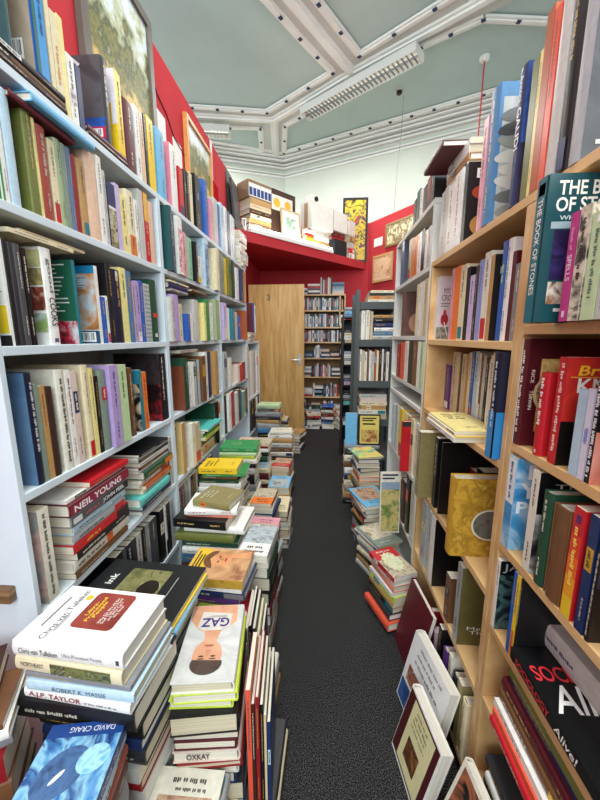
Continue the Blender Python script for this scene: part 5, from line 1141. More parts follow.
art_panel(f4, 'front', art('darkphoto', ['141412', '3A3A36', 'B06A4A', '20201E'], 12, 4), (.06, .97), (.04, .96))
pile('in the stack under the red floral paperback', 'RF', .333, 1.49, .0, -68, [('h','steelblue',.018,.2,.13), ('h','coral',.036,.21,.14,0,-.012,-.02), ('h','charcoal',.03,.2,.13), ('p','black',.024,.2,.12), ('h','tan',.03,.2,.12), ('p','lime',.03,.2,.12,3), ('p','white',.02,.2,.12), ('h','salmon',.028,.2,.12,-2), ('h','ivory',.024,.2,.12), ('p','red',.024,.205,.125,2,.0,.0)])
RF_top = BOOKS[-1]; RF_top.label = 'red paperback with a white and yellow-green flower splash on its cover, right floor stack'
poly(RF_top, 'front', [(RF_top.w*(.5+(.3+.08*(k_ % 2))*math.cos(2*PI*k_/26)), RF_top.h*(.5+(.3+.05*(k_ % 2))*math.sin(2*PI*k_/26))) for k_ in range(26)], art('blossom', ['EFEBD2', 'C9D08A', 'F0EDE0', 'A8B84E'], 60, 3), lift=.0012)
pile('in the low stack with a pale landscape magazine on the right', 'RL', .312, 1.79, .0, -62, [('h',c,.03,.2,.14) for c in ('lightgrey','tan','black','cream','grey','ivory','beige')]+[('p','white',.01,.22,.16), ('p','greygreen',.008,.22,.16)], .05)
pile('in the stack under the blue and white magazines on the right', 'RB2', .30, 2.06, .0, -75, [('h',c,.028,.21,.15) for c in ('charcoal','ivory','darkred','grey','cream','black','tan','maroon','beige','grey')]+[('p','white',.012,.25,.17), ('p','orange',.008,.25,.18), ('p','white',.008,.26,.18), ('p','skyblue',.010,.26,.185,4)], .06)
pile('in the stack under the rainbow-coloured magazine on the right', 'RR', .31, 2.42, .0, -80, [('h',c,.03,.21,.15) for c in ('black','white','grey','red','lightgrey','tan','cream','navy','khaki','beige')]+[('h','coral',.03,.2,.15), ('h','ivory',.04,.2,.15), ('h','navy',.03,.2,.15), ('h','white',.03,.21,.16), ('h','brown',.03,.2,.15), ('p','white',.012,.2,.17), ('p','palegreen',.008,.23,.18,6)], .08)
BOOKS[-1].label = 'magazine with rainbow pastel swirl cover on the right-hand floor stack'
art_panel(BOOKS[-1], 'front', art('rainbow', ['E27A5A', 'E8D27A', '8CC878', '9A8AC8', '7AB8C8'], 8, 2), (0, 1), (0, 1), lift=.0012)
# covers standing among the right-hand stacks
def front_facing(kd, c, t, h, w, x, y, z, rz, lean, label, key):
    """front cover turned to the camera"""
    bk = make_book(kd, t, h, w, c, 'ECE7DA', seed=x); bk.o.matrix_world = Matrix.Translation((x, y, z+.0004)) @ Matrix.Rotation(math.radians(rz), 4, 'Z') @ Matrix.Rotation(math.radians(lean), 4, 'X') @ Matrix.Rotation(-PI/2, 4, 'Z') @ Matrix.Translation((-bk.T, 0, 0))
    bk.row = key; bk.key = (key, ''); bk.phrase = ''; bk.seq = 1; bk.order = ''; bk.label = label; return bk
z0 = pile('in the stack behind the yellow vintage cover', 'RV', .30, 2.665, .0, 0, [('h',c,.05,.265,.16) for c in ('black','tan','grey','cream','navy','white','brown','ivory','charcoal')]+[('h','grey',.026,.265,.16)], .0)
b_ = front_facing('h', 'black', .02, .24, .17, .27, 2.61, z0, 0, -4, 'black-edged book with yellow vintage cover in front of the steel shelving', 'VC')
art_panel(b_, 'front', 'D8C56A', (.08, .94), (.05, .96)); art_panel(b_, 'front', art('village', ['4E5A34', 'A05A34', 'C9B46A', '5E4028'], 18, 3), (.14, .88), (.1, .5), lift=.0004); lines(b_, 'front', b_.w*.18, b_.w*.84, b_.h*.76, b_.h*.9, 2, '2A2418', .6); lines(b_, 'front', b_.w*.2, b_.w*.8, b_.h*.62, b_.h*.72, 1, '2A2418', .5)
b_ = front_facing('p', 'ivory', .012, .33, .105, .303, 1.70, .288, 4, -4, 'tall ivory paperback with a painted green and ochre landscape cover, right floor stacks', 'LS')
art_panel(b_, 'front', art('landcov', ['4E6A34', '7A8A4A', 'C9B878', 'A8884A'], 14, 2), (.06, .96), (.02, .72)); art_panel(b_, 'front', '8AA0B4', (.06, .96), (.72, .84), lift=.0003); lines(b_, 'front', b_.w*.1, b_.w*.9, b_.h*.86, b_.h*.97, 2, '2A3A4A', .5)
b_ = front_facing('p', 'skyblue', .012, .25, .09, .172, 2.62, z0, 0, -3, 'narrow sky blue paperback beside the yellow vintage cover book on the right', 'VB'); dress(b_)
# ------------------------------------------------------------------ things on the steel shelving and the narrow shelf
def small_up(kd, c, t, h, w, x, y, z, row, phrase, seq, order, rz=0):
    bk = make_book(kd, t, h, w, c, 'E9E2CF', seed=x+z); bk.o.matrix_world = Matrix.Translation((x, y, z+.0004)) @ Matrix.Rotation(math.radians(rz), 4, 'Z')
    bk.row = row; bk.key = (row, ''); bk.phrase = phrase; bk.seq = seq; bk.order = order; dress(bk); return bk
x = .285
for i, (c, t, h) in enumerate((('white', .03, .222), ('ivory', .035, .224), ('beige', .02, .215))):
    small_up('h', c, t, h, .2, x+t/2, 2.775, 1.29, 'S1', 'on the upper steel shelf', i+1, 'from the left'); x += t+.003
pile('stacked flat on the upper steel shelf', 'S2', .462, 2.86, 1.29, 0, [('h','lightgrey',.03,.17,.15), ('h','steelblue',.03,.17,.15), ('h','white',.03,.16,.15), ('h','navy',.04,.15,.15), ('h','black',.03,.16,.15), ('h','tan',.025,.17,.15)], .01)
x = .285
for i, c in enumerate('white beige ivory brown white lightgrey rust cream darkbrown white charcoal ivory'.split()):
    t = .012+.008*((i*7) % 3)/2
    small_up('p', c, t, .25-.01*(i % 3), .2, x+t/2, 2.775, .965, 'S3', 'among the files on the middle steel shelf', i+1, 'from the left'); x += t+.003
pile('in the stack of pale paper on the lower steel shelf', 'S4', .40, 2.87, .65, 0, [('p','beige',.04,.22,.17), ('p','ivory',.035,.22,.18), ('p','tan',.035,.2,.17), ('p','cream',.03,.22,.17), ('p','blush',.03,.21,.17), ('p','lightgrey',.03,.22,.17)], .03)
pile('heaped on top of the steel shelving', 'S5', .44, 2.9, 1.575, 0, [('p','ivory',.02,.22,.18), ('p','tan',.03,.2,.17), ('p','black',.02,.2,.16), ('p','cream',.02,.18,.15)], .12)
for k_, (z, cs) in enumerate(((1.25, 'beige white cream black'), (1.02, 'ivory grey white silver'), (.80, 'mauve navy grey'), (.58, 'turquoise charcoal silver black'), (.35, 'white grey charcoal'))):
    pile('flat on the %s of the narrow black shelf' % ('highest tier', 'second tier', 'third tier', 'fourth tier', 'lowest tier')[k_], 'N%d' % k_, .275, 3.83, z, 0, [('p', c, .034, .125, .15) for c in cs.split()], .01)
pile('heaped on top of the narrow black shelf', 'N9', .275, 3.85, 1.52, 0, [('p','steelblue',.03,.13,.18), ('p','skyblue',.025,.13,.18), ('p','charcoal',.02,.13,.18), ('p','silver',.02,.12,.16)], .1)
# upright jumble between the right-hand stacks and the shelving (lower right)
x = .40
for i, (c, t, h, y) in enumerate((('darkbrown', .03, .24, 1.49), ('teal', .016, .2, 2.02), ('paleyellow', .014, .22, 2.10))): pass
# picture behind and boxes, on the red overhang
def box_thing(name, label, cat, x0, x1, y0, y1, z0, z1, hexc, rz=0, group=None, lid=None):
    cx, cy = (x0+x1)/2, (y0+y1)/2; r = tag(empty(name, (cx, cy, z0), math.radians(rz)), label, cat, group); hx, hy, h = (x1-x0)/2, (y1-y0)/2, z1-z0
    m = mat(hexc, .7, .2, .05, 12.)
    MB().box(-hx, hx, -hy, hy, 0, h*.97).build('carton_body', m, r, .003)
    b = MB().box(-hx, -.003, -hy, hy, h*.97+.0004, h).box(.003, hx, -hy, hy, h*.97+.0004, h); b.build('lid_flap', mat(lid or hexc, .7, .2, .05, 12.), r)
    return r
OVZ = 2.4004
# distances along the edge of the overhang (a to b)
A_ = Vector((-.99, 3.62)); B_ = Vector((.60, 5.45)); D_ = (B_-A_).normalized(); N_ = Vector((-D_.y, D_.x)); OANG = math.degrees(math.atan2(D_.y, D_.x))
def on_edge(s, n): p = A_+D_*s+N_*n; return p.x, p.y
def obox(name, label, cat, s, n, L, W, z0, h, hexc, lid=None, group=None):
    x, y = on_edge(s, n); return box_thing(name, label, cat, x-L/2, x+L/2, y-W/2, y+W/2, z0, z0+h, hexc, OANG, group, lid)
# fluorescent batten lying along the edge
ta = on_edge(.30, .012); tb = on_edge(1.66, .012)
tl = tag(empty('fluorescent_batten', (ta[0], ta[1], OVZ)), 'bright white fluorescent tube lying along the red overhang edge', 'light')
dv = Vector((tb[0]-ta[0], tb[1]-ta[1], 0))
MB().bar((0, 0, .02), tuple(dv+Vector((0, 0, .02))), .045, .04, m=mat('E8E8E4', .4, .4, 0)).build('batten_body', None, tl)
MB().tube([tuple(dv*.01+Vector((0, 0, .055))), tuple(dv*.99+Vector((0, 0, .055)))], .0145, 12, emit('FFFDF6', 24.)).build('tube', None, tl)
cbl = MB().tube([(-.84, 3.79, 2.408), (-.86, 3.80, 2.46), (-.87, 3.82, 2.52), (-.85, 3.88, 2.54), (-.85, 3.88, 2.48), (-.85, 3.86, 2.41)], .007, 8); tag(cbl.build('cable_loop', mat('DAD6D6', .5, .3, 0)), 'thin pale cable loop at the left end of the fluorescent tube', 'cable')
zt = pile('in the flat stack under the blue-striped carton on the overhang', 'OV1', *on_edge(.52, .19), OVZ, OANG, [('h','white',.05,.3,.2), ('h','khaki',.04,.3,.2), ('h','brown',.04,.28,.2), ('h','tan',.05,.3,.2), ('h','cream',.04,.28,.2), ('h','darkbrown',.05,.3,.2), ('h','beige',.05,.29,.2), ('h','tan',.06,.29,.2)], .02)
o = obox('carton', 'brown box with blue and white striped front, left end of the red overhang', 'box', .52, .19, .33, .2, zt+.0006, .17, '8A7358', 'A48A68')
m_ = MB()
for i in range(6): m_.box(-.15+.052*i, -.108+.052*i, -.1012, -.1004, .02, .10)
m_.build('blue_stripe', mat('24407C', .5, .3, 0), o); MB().box(-.155, .155, -.1010, -.1002, .012, .14).build('white_label', mat('E4E4DE', .5, .3, 0), o)
o = obox('carton', 'dark brown open box with yellow and white front label on the overhang', 'box', .90, .238, .40, .2, OVZ, .58, '4A342A', '3A2820'); MB().box(-.18, .15, -.1012, -.1002, .36, .52).build('white_label', mat('E6E2D8', .5, .3, 0), o)
for dx in (-.10, .07): MB().tube([(dx, -.1014, .44), (dx, -.1024, .44)], .05, 18, mat('E6B23A', .5, .3, 0)).build('yellow_disc', None, o)
def framed(name, label, w, h, x, y, z, rz, lean, fhex, mats, mount=None, fw=.02, depth=.02):
    r = tag(empty(name, (x, y, z), 0), label, 'picture')
    r.matrix_world = Matrix.Translation((x, y, z)) @ Matrix.Rotation(math.radians(rz), 4, 'Z') @ Matrix.Rotation(math.radians(lean), 4, 'X')
    b = MB(); b.box(-w/2, w/2, 0, depth, 0, fw).box(-w/2, w/2, 0, depth, h-fw, h).box(-w/2, -w/2+fw, 0, depth, fw, h-fw).box(w/2-fw, w/2, 0, depth, fw, h-fw); b.build('frame', mat(fhex, .4, .4, .08, 30.), r, .002)
    iw, ih = w-2*fw, h-2*fw
    if mount: mo = MB().box(-iw/2+.0003, iw/2-.0003, depth*.4, depth*.8, fw+.0003, h-fw-.0003).build('mount', mat(mount, .6, .2, 0), r); s = .62
    else: s = .998
    MB().box(-iw*s/2, iw*s/2, depth*.3, depth*.39, h/2-ih*s/2, h/2+ih*s/2).build('print', mats, mo if mount else r)
    return r
px, py = on_edge(.98, .063)
framed('framed_print', 'pale wood framed print with green picture leaning on the red overhang', .31, .39, px, py, OVZ, OANG, -5, 'C6AA84', art('greenprint', ['9AB8A0', 'C9D6C4', '6E9480', 'E2E4DA'], 14, 3), 'ECEAE4')
zt = pile('under the taped white carton on the overhang', 'OV2', *on_edge(1.55, .20), OVZ, OANG, [('h','brown',.05,.36,.13), ('h','white',.06,.36,.13), ('h','tan',.05,.36,.13), ('h','white',.06,.36,.13), ('h','lightgrey',.06,.36,.13)], .0)
o = obox('carton', 'white carton with brown tape on the overhang, under the small black projector', 'box', 1.53, .17, .42, .2, zt+.0006, .30, 'DAD8D0')
MB().box(-.213, -.2104, -.03, .03, .0, .29).build('tape', mat('A08058', .4, .4, 0), o)
pc = on_edge(1.42, .17); cam_ = tag(empty('projector', (pc[0], pc[1], zt+.3010), math.radians(OANG)), 'small white and black projector on the taped white carton', 'projector')
MB().box(-.07, .07, -.06, .06, 0, .09).build('housing', mat('DAD8D2', .5, .3, 0), cam_, .006); MB().tube([(.02, -.0605, .05), (.02, -.075, .05)], .03, 16, mat('141416', .2, .5, 0)).build('lens', None, cam_)
zt = pile('under the shoe-box carton on the overhang', 'OV3', *on_edge(1.91, .19), OVZ, OANG, [('h','tan',.07,.28,.13), ('h','maroon',.06,.28,.13), ('h','ivory',.07,.28,.13), ('h','red',.06,.28,.13), ('h','darkred',.06,.30,.13)], .0)
obox('carton', 'white shoe-box carton to the right of the taped one on the overhang', 'box', 1.90, .17, .29, .2, zt+.0006, .25, 'D6D4CC')
zt = pile('under the smallest carton on the overhang', 'OV4', *on_edge(2.125, .10), OVZ, OANG, [('h','ivory',.08,.13,.11), ('h','red',.07,.13,.11), ('h','lightgrey',.08,.13,.11), ('h','tan',.08,.13,.11)], .0)
obox('carton', 'small whitish carton at the far right of the overhang row', 'box', 2.125, .10, .14, .12, zt+.0006, .19, 'CFC8BE')
pile('in the red and orange stack in front of the taped carton', 'OV5', *on_edge(1.27, .09), OVZ, OANG, [('p','paleyellow',.06,.14,.07), ('p','yellow',.06,.14,.07), ('p','orange',.03,.14,.07), ('p','red',.03,.15,.07), ('p','white',.04,.16,.07)], .03)
obox('crate', 'small black open crate near the right end of the overhang', 'crate', 1.84, .062, .26, .10, OVZ, .20, '2A2B2E')
framed('framed_poster', 'black framed yellow and black poster at the right end of the red overhang', .36, .88, .425, 5.418, OVZ, 0, -1, '141416', art('poster', ['E2C22E', '1E2026', 'D8B82A', '2E3A4A', 'C23A30'], 7, 4), None, .03, .02)
# dark canvases and red cloth leaning at the left end
for i, (dx, hx, lb) in enumerate(((0, '1A1A1C', 'black-edged canvas leaning beside the left end of the fluorescent tube'), (.05, '3E4042', 'dark grey canvas leaning right of the black one, left overhang end'))):
    c_ = tag(empty('canvas', (-.962+dx*.9, 3.80+dx*.2, OVZ)), lb, 'picture', 'canvases leaning on the overhang'); c_.rotation_euler = (0, math.radians(-4), 0)
    MB().box(-.008, .008, -.13, .13, 0, .56-.1*i).build('stretcher', mat(hx, .6, .3, .05), c_); MB().box(.0085, .011, -.125, .125, .005, .55-.1*i).build('painted_face', art('dkcanvas%d' % i, [hx, '55585A', '2A2A2C'], 5, i), c_)
# red folded cloth hanging at the wall end
rc = MB(); n = 14
pts = [(-.985+.012+.010*math.sin(i*1.3), 3.16+.02*i*.6) for i in range(n)]
rc.v = [(x, y, z) for z in (2.16, 2.62) for (x, y) in pts]+[(x+.006, y, z) for z in (2.16, 2.62) for (x, y) in pts]
for i in range(n-1): rc.f += [(i, i+1, n+i+1, n+i), (2*n+i+1, 2*n+i, 3*n+i, 3*n+i+1), (i, 2*n+i, 2*n+i+1, i+1), (n+i+1, 3*n+i+1, 3*n+i, n+i)]
rc.f += [(0, n, 3*n, 2*n), (n-1, 3*n-1, 4*n-1, 2*n-1)]; rc.mi = [0]*len(rc.f)
tag(rc.build('hanging_cloth', mat('A3141E', .8, .1, .08)), 'dark red folded cloth hanging on the red wall beside the leaning canvases', 'cloth')
# ------------------------------------------------------------------ pictures and papers on the walls
def wall_picture_left(name, label, y0, y1, z0, z1, fhex, artm, fw, lean=0):
    r = tag(empty(name, (-.989, (y0+y1)/2, z0)), label, 'picture'); w = y1-y0; h = z1-z0
    b = MB()
    for a in ((-w/2, w/2, 0, fw), (-w/2, w/2, h-fw, h), (-w/2, -w/2+fw, fw, h-fw), (w/2-fw, w/2, fw, h-fw)): b.box(.002, .034, a[0], a[1], a[2], a[3])
    b.build('frame', mat(fhex, .45, .4, .1, 20.), r, .003); MB().box(.004, .02, -w/2+fw+.0004, w/2-fw-.0004, fw+.0004, h-fw-.0004).build('print', artm, r)
    return r
def land_mat(name, seed, sky='C6D2D6'):
    """painting: pale sky over dark trees and golden fields"""
    m, nt, b = node_mat('painting_'+name); b.inputs['Roughness'].default_value = .5
    tc = nt.nodes.new('ShaderNodeTexCoord'); sp = nt.nodes.new('ShaderNodeSeparateXYZ'); no = nt.nodes.new('ShaderNodeTexNoise'); ra = nt.nodes.new('ShaderNodeValToRGB'); ad = nt.nodes.new('ShaderNodeMath'); mu = nt.nodes.new('ShaderNodeMath')
    no.inputs['Scale'].default_value = 8; no.inputs['Detail'].default_value = 8; no.inputs['Roughness'].default_value = .62; mu.operation = 'MULTIPLY'; mu.inputs[1].default_value = .95; ad.operation = 'ADD'
    nt.links.new(tc.outputs['Object'], no.inputs['Vector']); nt.links.new(tc.outputs['Generated'], sp.inputs['Vector']); nt.links.new(no.outputs['Fac'], mu.inputs[0]); nt.links.new(mu.outputs[0], ad.inputs[0]); zz_ = nt.nodes.new('ShaderNodeMath'); zz_.operation = 'MULTIPLY'; zz_.inputs[1].default_value = .62; nt.links.new(sp.outputs['Z'], zz_.inputs[0]); nt.links.new(zz_.outputs[0], ad.inputs[1])
    sc_ = nt.nodes.new('ShaderNodeMath'); sc_.operation = 'MULTIPLY'; sc_.inputs[1].default_value = .62; nt.links.new(ad.outputs[0], sc_.inputs[0]); nt.links.new(sc_.outputs[0], ra.inputs['Fac'])
    cols = ['6A5420', 'B8923C', 'D0B060', '5A5A28', '77783A', '3E4420', 'A9B08A', sky, 'D9E0E2']; pos = [.16, .28, .40, .46, .50, .54, .60, .66, .76]; cr = ra.color_ramp
    while len(cr.elements) < len(cols): cr.elements.new(.5)
    for e, p, c in zip(cr.elements, pos, cols): e.position = p; e.color = lin(c)
    nt.links.new(ra.outputs['Color'], b.inputs['Base Color']); return m
wall_picture_left('framed_painting', 'large framed landscape painting of golden field and trees on the left wall', 1.53, 2.14, 2.13, 2.98, '5E5850', land_mat('field', 1), .045)
wall_picture_left('framed_painting', 'pale wood framed landscape painting farther along the left wall', 2.60, 3.14, 2.30, 2.82, 'C98A4A', land_mat('lane', 2), .03)
for i, (y0, y1, z0, z1, lb) in enumerate(((2.18, 2.32, 2.40, 2.62, 'white paper notice on the red wall right of the large painting'), (2.42, 2.56, 2.40, 2.58, 'white paper notice on the red wall left of the pale wood frame'))):
    tag(MB().box(-.9895, -.9882, y0, y1, z0, z1).build('paper_sign', mat('E4E2DE', .7, .2, .02)), lb, 'notice', 'paper notices')
tag(MB().tube([(-.986, 2.16, 2.78), (-.986, 2.22, 2.70), (-.986, 2.34, 2.66), (-.986, 2.44, 2.58), (-.986, 2.60, 2.55)], .003, 6).build('cable', mat('1C1616', .5, .3, 0)), 'thin black cable drooping on the red wall above the paper notices', 'cable')
tag(MB().box(-.989, -.975, 3.20, 3.215, 2.2, 2.95).build('conduit', mat('D8D4D0', .5, .3, 0)), 'thin white conduit running up the red wall beside the second painting', 'conduit')
def on_ang(s, z, off=.0): return pa[0]+ang.x*s+ang.y*off, pa[1]+ang.y*s-ang.x*off, z
AANG = math.degrees(math.atan2(ang.y, ang.x))
def ang_pic(name, label, s0, s1, z0, z1, fhex, m, fw):
    x, y, z = on_ang((s0+s1)/2, z0, .024); return framed(name, label, s1-s0, z1-z0, x, y, z, AANG, 0, fhex, m, None, fw, .02)
ang_pic('framed_picture', 'gold-framed picture with pale figures on the angled red wall', .36, .90, 2.52, 2.82, '8A7448', art('figs', ['C9B88A', 'E2D6B0', '7A6A4A', 'B8985A'], 12, 4), .03)
ang_pic('framed_picture', 'tan wood framed sepia picture below the gold-framed one', .12, .52, 2.08, 2.45, 'C99A6A', art('sepias', ['D8A880', 'E6C6A2', 'B07850'], 10, 2), .03)
x, y, z = on_ang(.20, 2.58, .004)
pn = tag(MB().box(-.09, .09, -.0015, .0, 0, .11).build('paper_sign', mat('E4E2DE', .7, .2, .02)), 'white paper notice on the angled red wall left of the gold frame', 'notice', 'paper notices'); pn.location = (x, y, z); pn.rotation_euler = (0, 0, math.radians(AANG))
# ------------------------------------------------------------------ lights and fittings on the ceiling
def fixture(label, a, b):
    a = Vector(a); b = Vector(b); L = (b-a).length; ang_ = math.atan2((b-a).y, (b-a).x); c = (a+b)/2
    r = tag(empty('ceiling_light', (c.x, c.y, CZ-.20), ang_), label, 'light', 'fluorescent ceiling fittings'); w = .11; h = .085
    wm = mat('DADCD6', .45, .4, 0)
    MB().box(-L/2, L/2, -w, w, h-.012, h).build('top_tray', wm, r, .002)
    for s in (-1, 1): MB().box(-L/2, L/2, s*w-(.008 if s > 0 else 0), s*w+(.008 if s < 0 else 0), 0, h-.0125).build('side_panel', wm, r); MB().box(s*L/2-(.012 if s > 0 else 0), s*L/2+(.012 if s < 0 else 0), -w+.0085, w-.0085, 0, h-.0125).build('end_cap', wm, r)
    g = MB(); n = int(L/.055); gm = mat('8C9094', .3, .6, 0, metal=.6)
    for i in range(1, n): x_ = -L/2+.012+i*(L-.024)/n; g.box(x_-.0015, x_+.0015, -w+.009, w-.009, .001, .028)
    g.box(-L/2+.013, L/2-.013, -.002, .002, .0005, .0285)
    g.build('louvre', gm, r)
    for s in (-1, 1): MB().tube([(-L/2+.03, s*.05, .052), (L/2-.03, s*.05, .052)], .012, 10, emit('FFFBF0', 1.0)).build('tube', None, r)
    for s in (-1, 1): MB().box(s*L*.3-.02, s*L*.3+.02, -.02, .02, h+.0003, .14).build('bracket', wm, r)
    li = bpy.data.lights.new('fluorescent', 'AREA'); li.shape = 'RECTANGLE'; li.size = L; li.size_y = .2; li.energy = FIX_W; li.color = (1, .98, .95)
    lo = bpy.data.objects.new('fluorescent', li); C.objects.link(lo); lo.location = (c.x, c.y, CZ-.215); lo.rotation_euler = (0, 0, ang_)
FIX_W = 45
fixture('long louvred fluorescent fitting across the ceiling, right of centre', (-.30, 5.33), (.98, 4.36))
fixture('louvred fluorescent fitting at the left above the red wall top', (-2.75, 5.45), (-1.44, 5.67))
# added fill panels, cool tinted and unseen: beyond the left partition, behind the camera
for (lx, ly, lz, rx, rz_, sx, sy, e) in ((-4.1, 3.2, 3.5, 100, -90, 5.0, 1.7, 45), (.2, -2.5, 2.9, 80, 0, 5.0, 2.2, 190)):
    li = bpy.data.lights.new('added_fill', 'AREA'); li.shape = 'RECTANGLE'; li.size = sx; li.size_y = sy; li.energy = e; li.color = (.86, .95, 1.)
    lo = bpy.data.objects.new('added_fill', li); C.objects.link(lo); lo.location = (lx, ly, lz); lo.rotation_euler = (math.radians(rx), 0, math.radians(rz_))
for (x_, y_, e) in ((-.12, 1.7, 36), (-.12, -.3, 36), (-2.6, 2.6, 34), (2.4, 2.4, 22)):
    li = bpy.data.lights.new('room_light', 'AREA'); li.shape = 'RECTANGLE'; li.size = 1.6; li.size_y = .5; li.energy = e; li.color = (1, .98, .95)
    lo = bpy.data.objects.new('room_light', li); C.objects.link(lo); lo.location = (x_, y_, CZ-.3); lo.rotation_euler = (0, 0, PI/2)
ce = tag(empty('ceiling_sensor', (.93, 5.20, CZ)), 'small black round sensor on the ceiling below the long fluorescent fitting', 'sensor')
MB().tube([(0, 0, 0), (0, 0, -.015)], .05, 18, mat('D8DAD6', .5, .3, 0)).build('base_plate', None, ce); MB().tube([(0, 0, -.0155), (0, 0, -.04), (0, 0, -.055)], [.036, .036, .02], 18, mat('141416', .3, .5, 0)).build('sensor_head', None, ce)
tag(MB().tube([(1.0, 5.27, CZ-.02), (1.02, 5.40, 4.1), (1.0, 5.5, 3.6), (.98, 5.5, 3.0), (.97, 5.5, 2.5)], .004, 6).build('cable', mat('8A8E8C', .5, .3, 0)), 'thin grey cable hanging from the black ceiling sensor', 'cable')
sd = tag(empty('smoke_detector', (1.79, 4.72, CZ)), 'white dome smoke detector with a red cord on the ceiling at the right', 'detector')
MB().tube([(0, 0, 0), (0, 0, -.03), (0, 0, -.05)], [.055, .055, .03], 20, mat('E2E4E0', .5, .3, 0)).build('housing', None, sd); MB().tube([(0, 0, -.0505), (0, .0, -.6), (0, .01, -1.1)], .008, 8, mat('B83038', .5, .3, 0)).build('red_cord', None, sd)
# ------------------------------------------------------------------ odds on the right-hand tops
shelf_stack('lying across the books on top of the right wooden bookcases', 'RT', 1.32, 1.83, [('h','ivory',.02,.2,.15,-.02), ('h','tan',.022,.2,.15,-.02), ('p','white',.022,.2,.15,-.02), ('p','white',.016,.2,.15,-.02), ('h','maroon',.018,.21,.17,.05,.05)], .42, 1)
# roll, sociology and the leaning stack on the near low shelves
@cu('soc', 'black paperback with red and white title lying face up, low right shelf')
def _(b):
    W, H = b.w, b.h; art_panel(b, 'front', '101214', (0, 1), (0, 1)); cover_text(b, 'front', 'SOCIOLOGY', W*.5, H*.78, W*.9, H*.12, 'D8343C', 0, .015); cover_text(b, 'front', 'Alive!', W*.45, H*.6, W*.7, H*.2, 'F2F2EE', 0, .01, italic=.3); art_panel(b, 'front', art('tealpeople', ['2A5A58', '12282A', '5E8A80'], 14, 2), (.5, .98), (.3, .46), lift=.0005); poly(b, 'front', ell(W*.62, H*.2, W*.24, H*.12), art('pinkphoto', ['E6C6B8', 'D88A86', 'F0E2D4'], 14, 5), lift=.0007)
    cover_text(b, 'spine', 'SOCIOLOGY', 0, H*.72, H*.4, b.t*.6, 'D8343C', -90, .015, name='spine_lettering'); cover_text(b, 'spine', 'Alive!', 0, H*.36, H*.2, b.t*.6, 'F0F0EC', -90, .01, name='spine_lettering', italic=.2)
shelf_stack('lying under the black red-titled paperback, low right shelf', 'SC', .528, .61, [('h','darkgrey',.02,.26,.19,.0), ('p','black',.026,.27,.2,.012,.0,'soc')], .42, 1)
rl = make_book('h', .055, .29, .18, 'lightgrey', 'E2E0D8', seed=3); lay(rl, .573, .58, .6575, -PI/2+.05); rl.row = 'RL9'; rl.key = ('RL9', ''); rl.phrase = ''; rl.seq = 1; rl.order = ''; rl.label = 'thick light grey hardback with rounded spine lying on the black red-titled paperback'; dress(rl, .3)
shelf_stack('in the flat stack below the black red-titled paperback', 'SS', .565, .395, [('h','darkbrown',.02,.27,.2,-.01), ('h','red',.024,.27,.21,.02), ('p','coral',.016,.26,.2,.015), ('p','white',.018,.27,.2,.01), ('h','brown',.026,.27,.2,.0), ('h','maroon',.03,.28,.21,-.005), ('p','navy',.016,.25,.19,-.015), ('h','olive',.022,.26,.2,-.01)], .42, 1)
shelf_stack('on the lowest near right shelf', 'SL', .60, .15, [('h','tan',.03,.26,.2), ('h','black',.03,.26,.2), ('h','white',.03,.24,.18), ('h','charcoal',.03,.26,.2)], .42, 1)
for i, (c, t, h, y) in enumerate((('cream', .03, .2, .86), ('khaki', .03, .22, .90), ('black', .03, .2, .94), ('ivory', .02, .23, .98), ('purple', .03, .2, 1.03), ('black', .03, .24, 1.08), ('mauve', .03, .18, 1.13), ('darkred', .02, .22, 1.18))):
    bk = make_book('hp'[i % 2], t, h, .16, c, 'E9E2CF', seed=i); stand(bk, 1, .42, y, .0705); bk.row = 'RF0'; bk.key = ('RF0', ''); bk.phrase = 'on the bottom shelf of the far wooden bookcase'; bk.seq = y; bk.order = 'from the near end'; dress(bk)
pile('in the flat yellow-edged magazines jutting over the third right shelf', 'YM', .428, 1.08, 1.0204, -90, [('p','white',.013,.26,.125), ('p','yellow',.004,.26,.125), ('p','white',.007,.25,.125), ('p','paleyellow',.005,.25,.122)], .0)
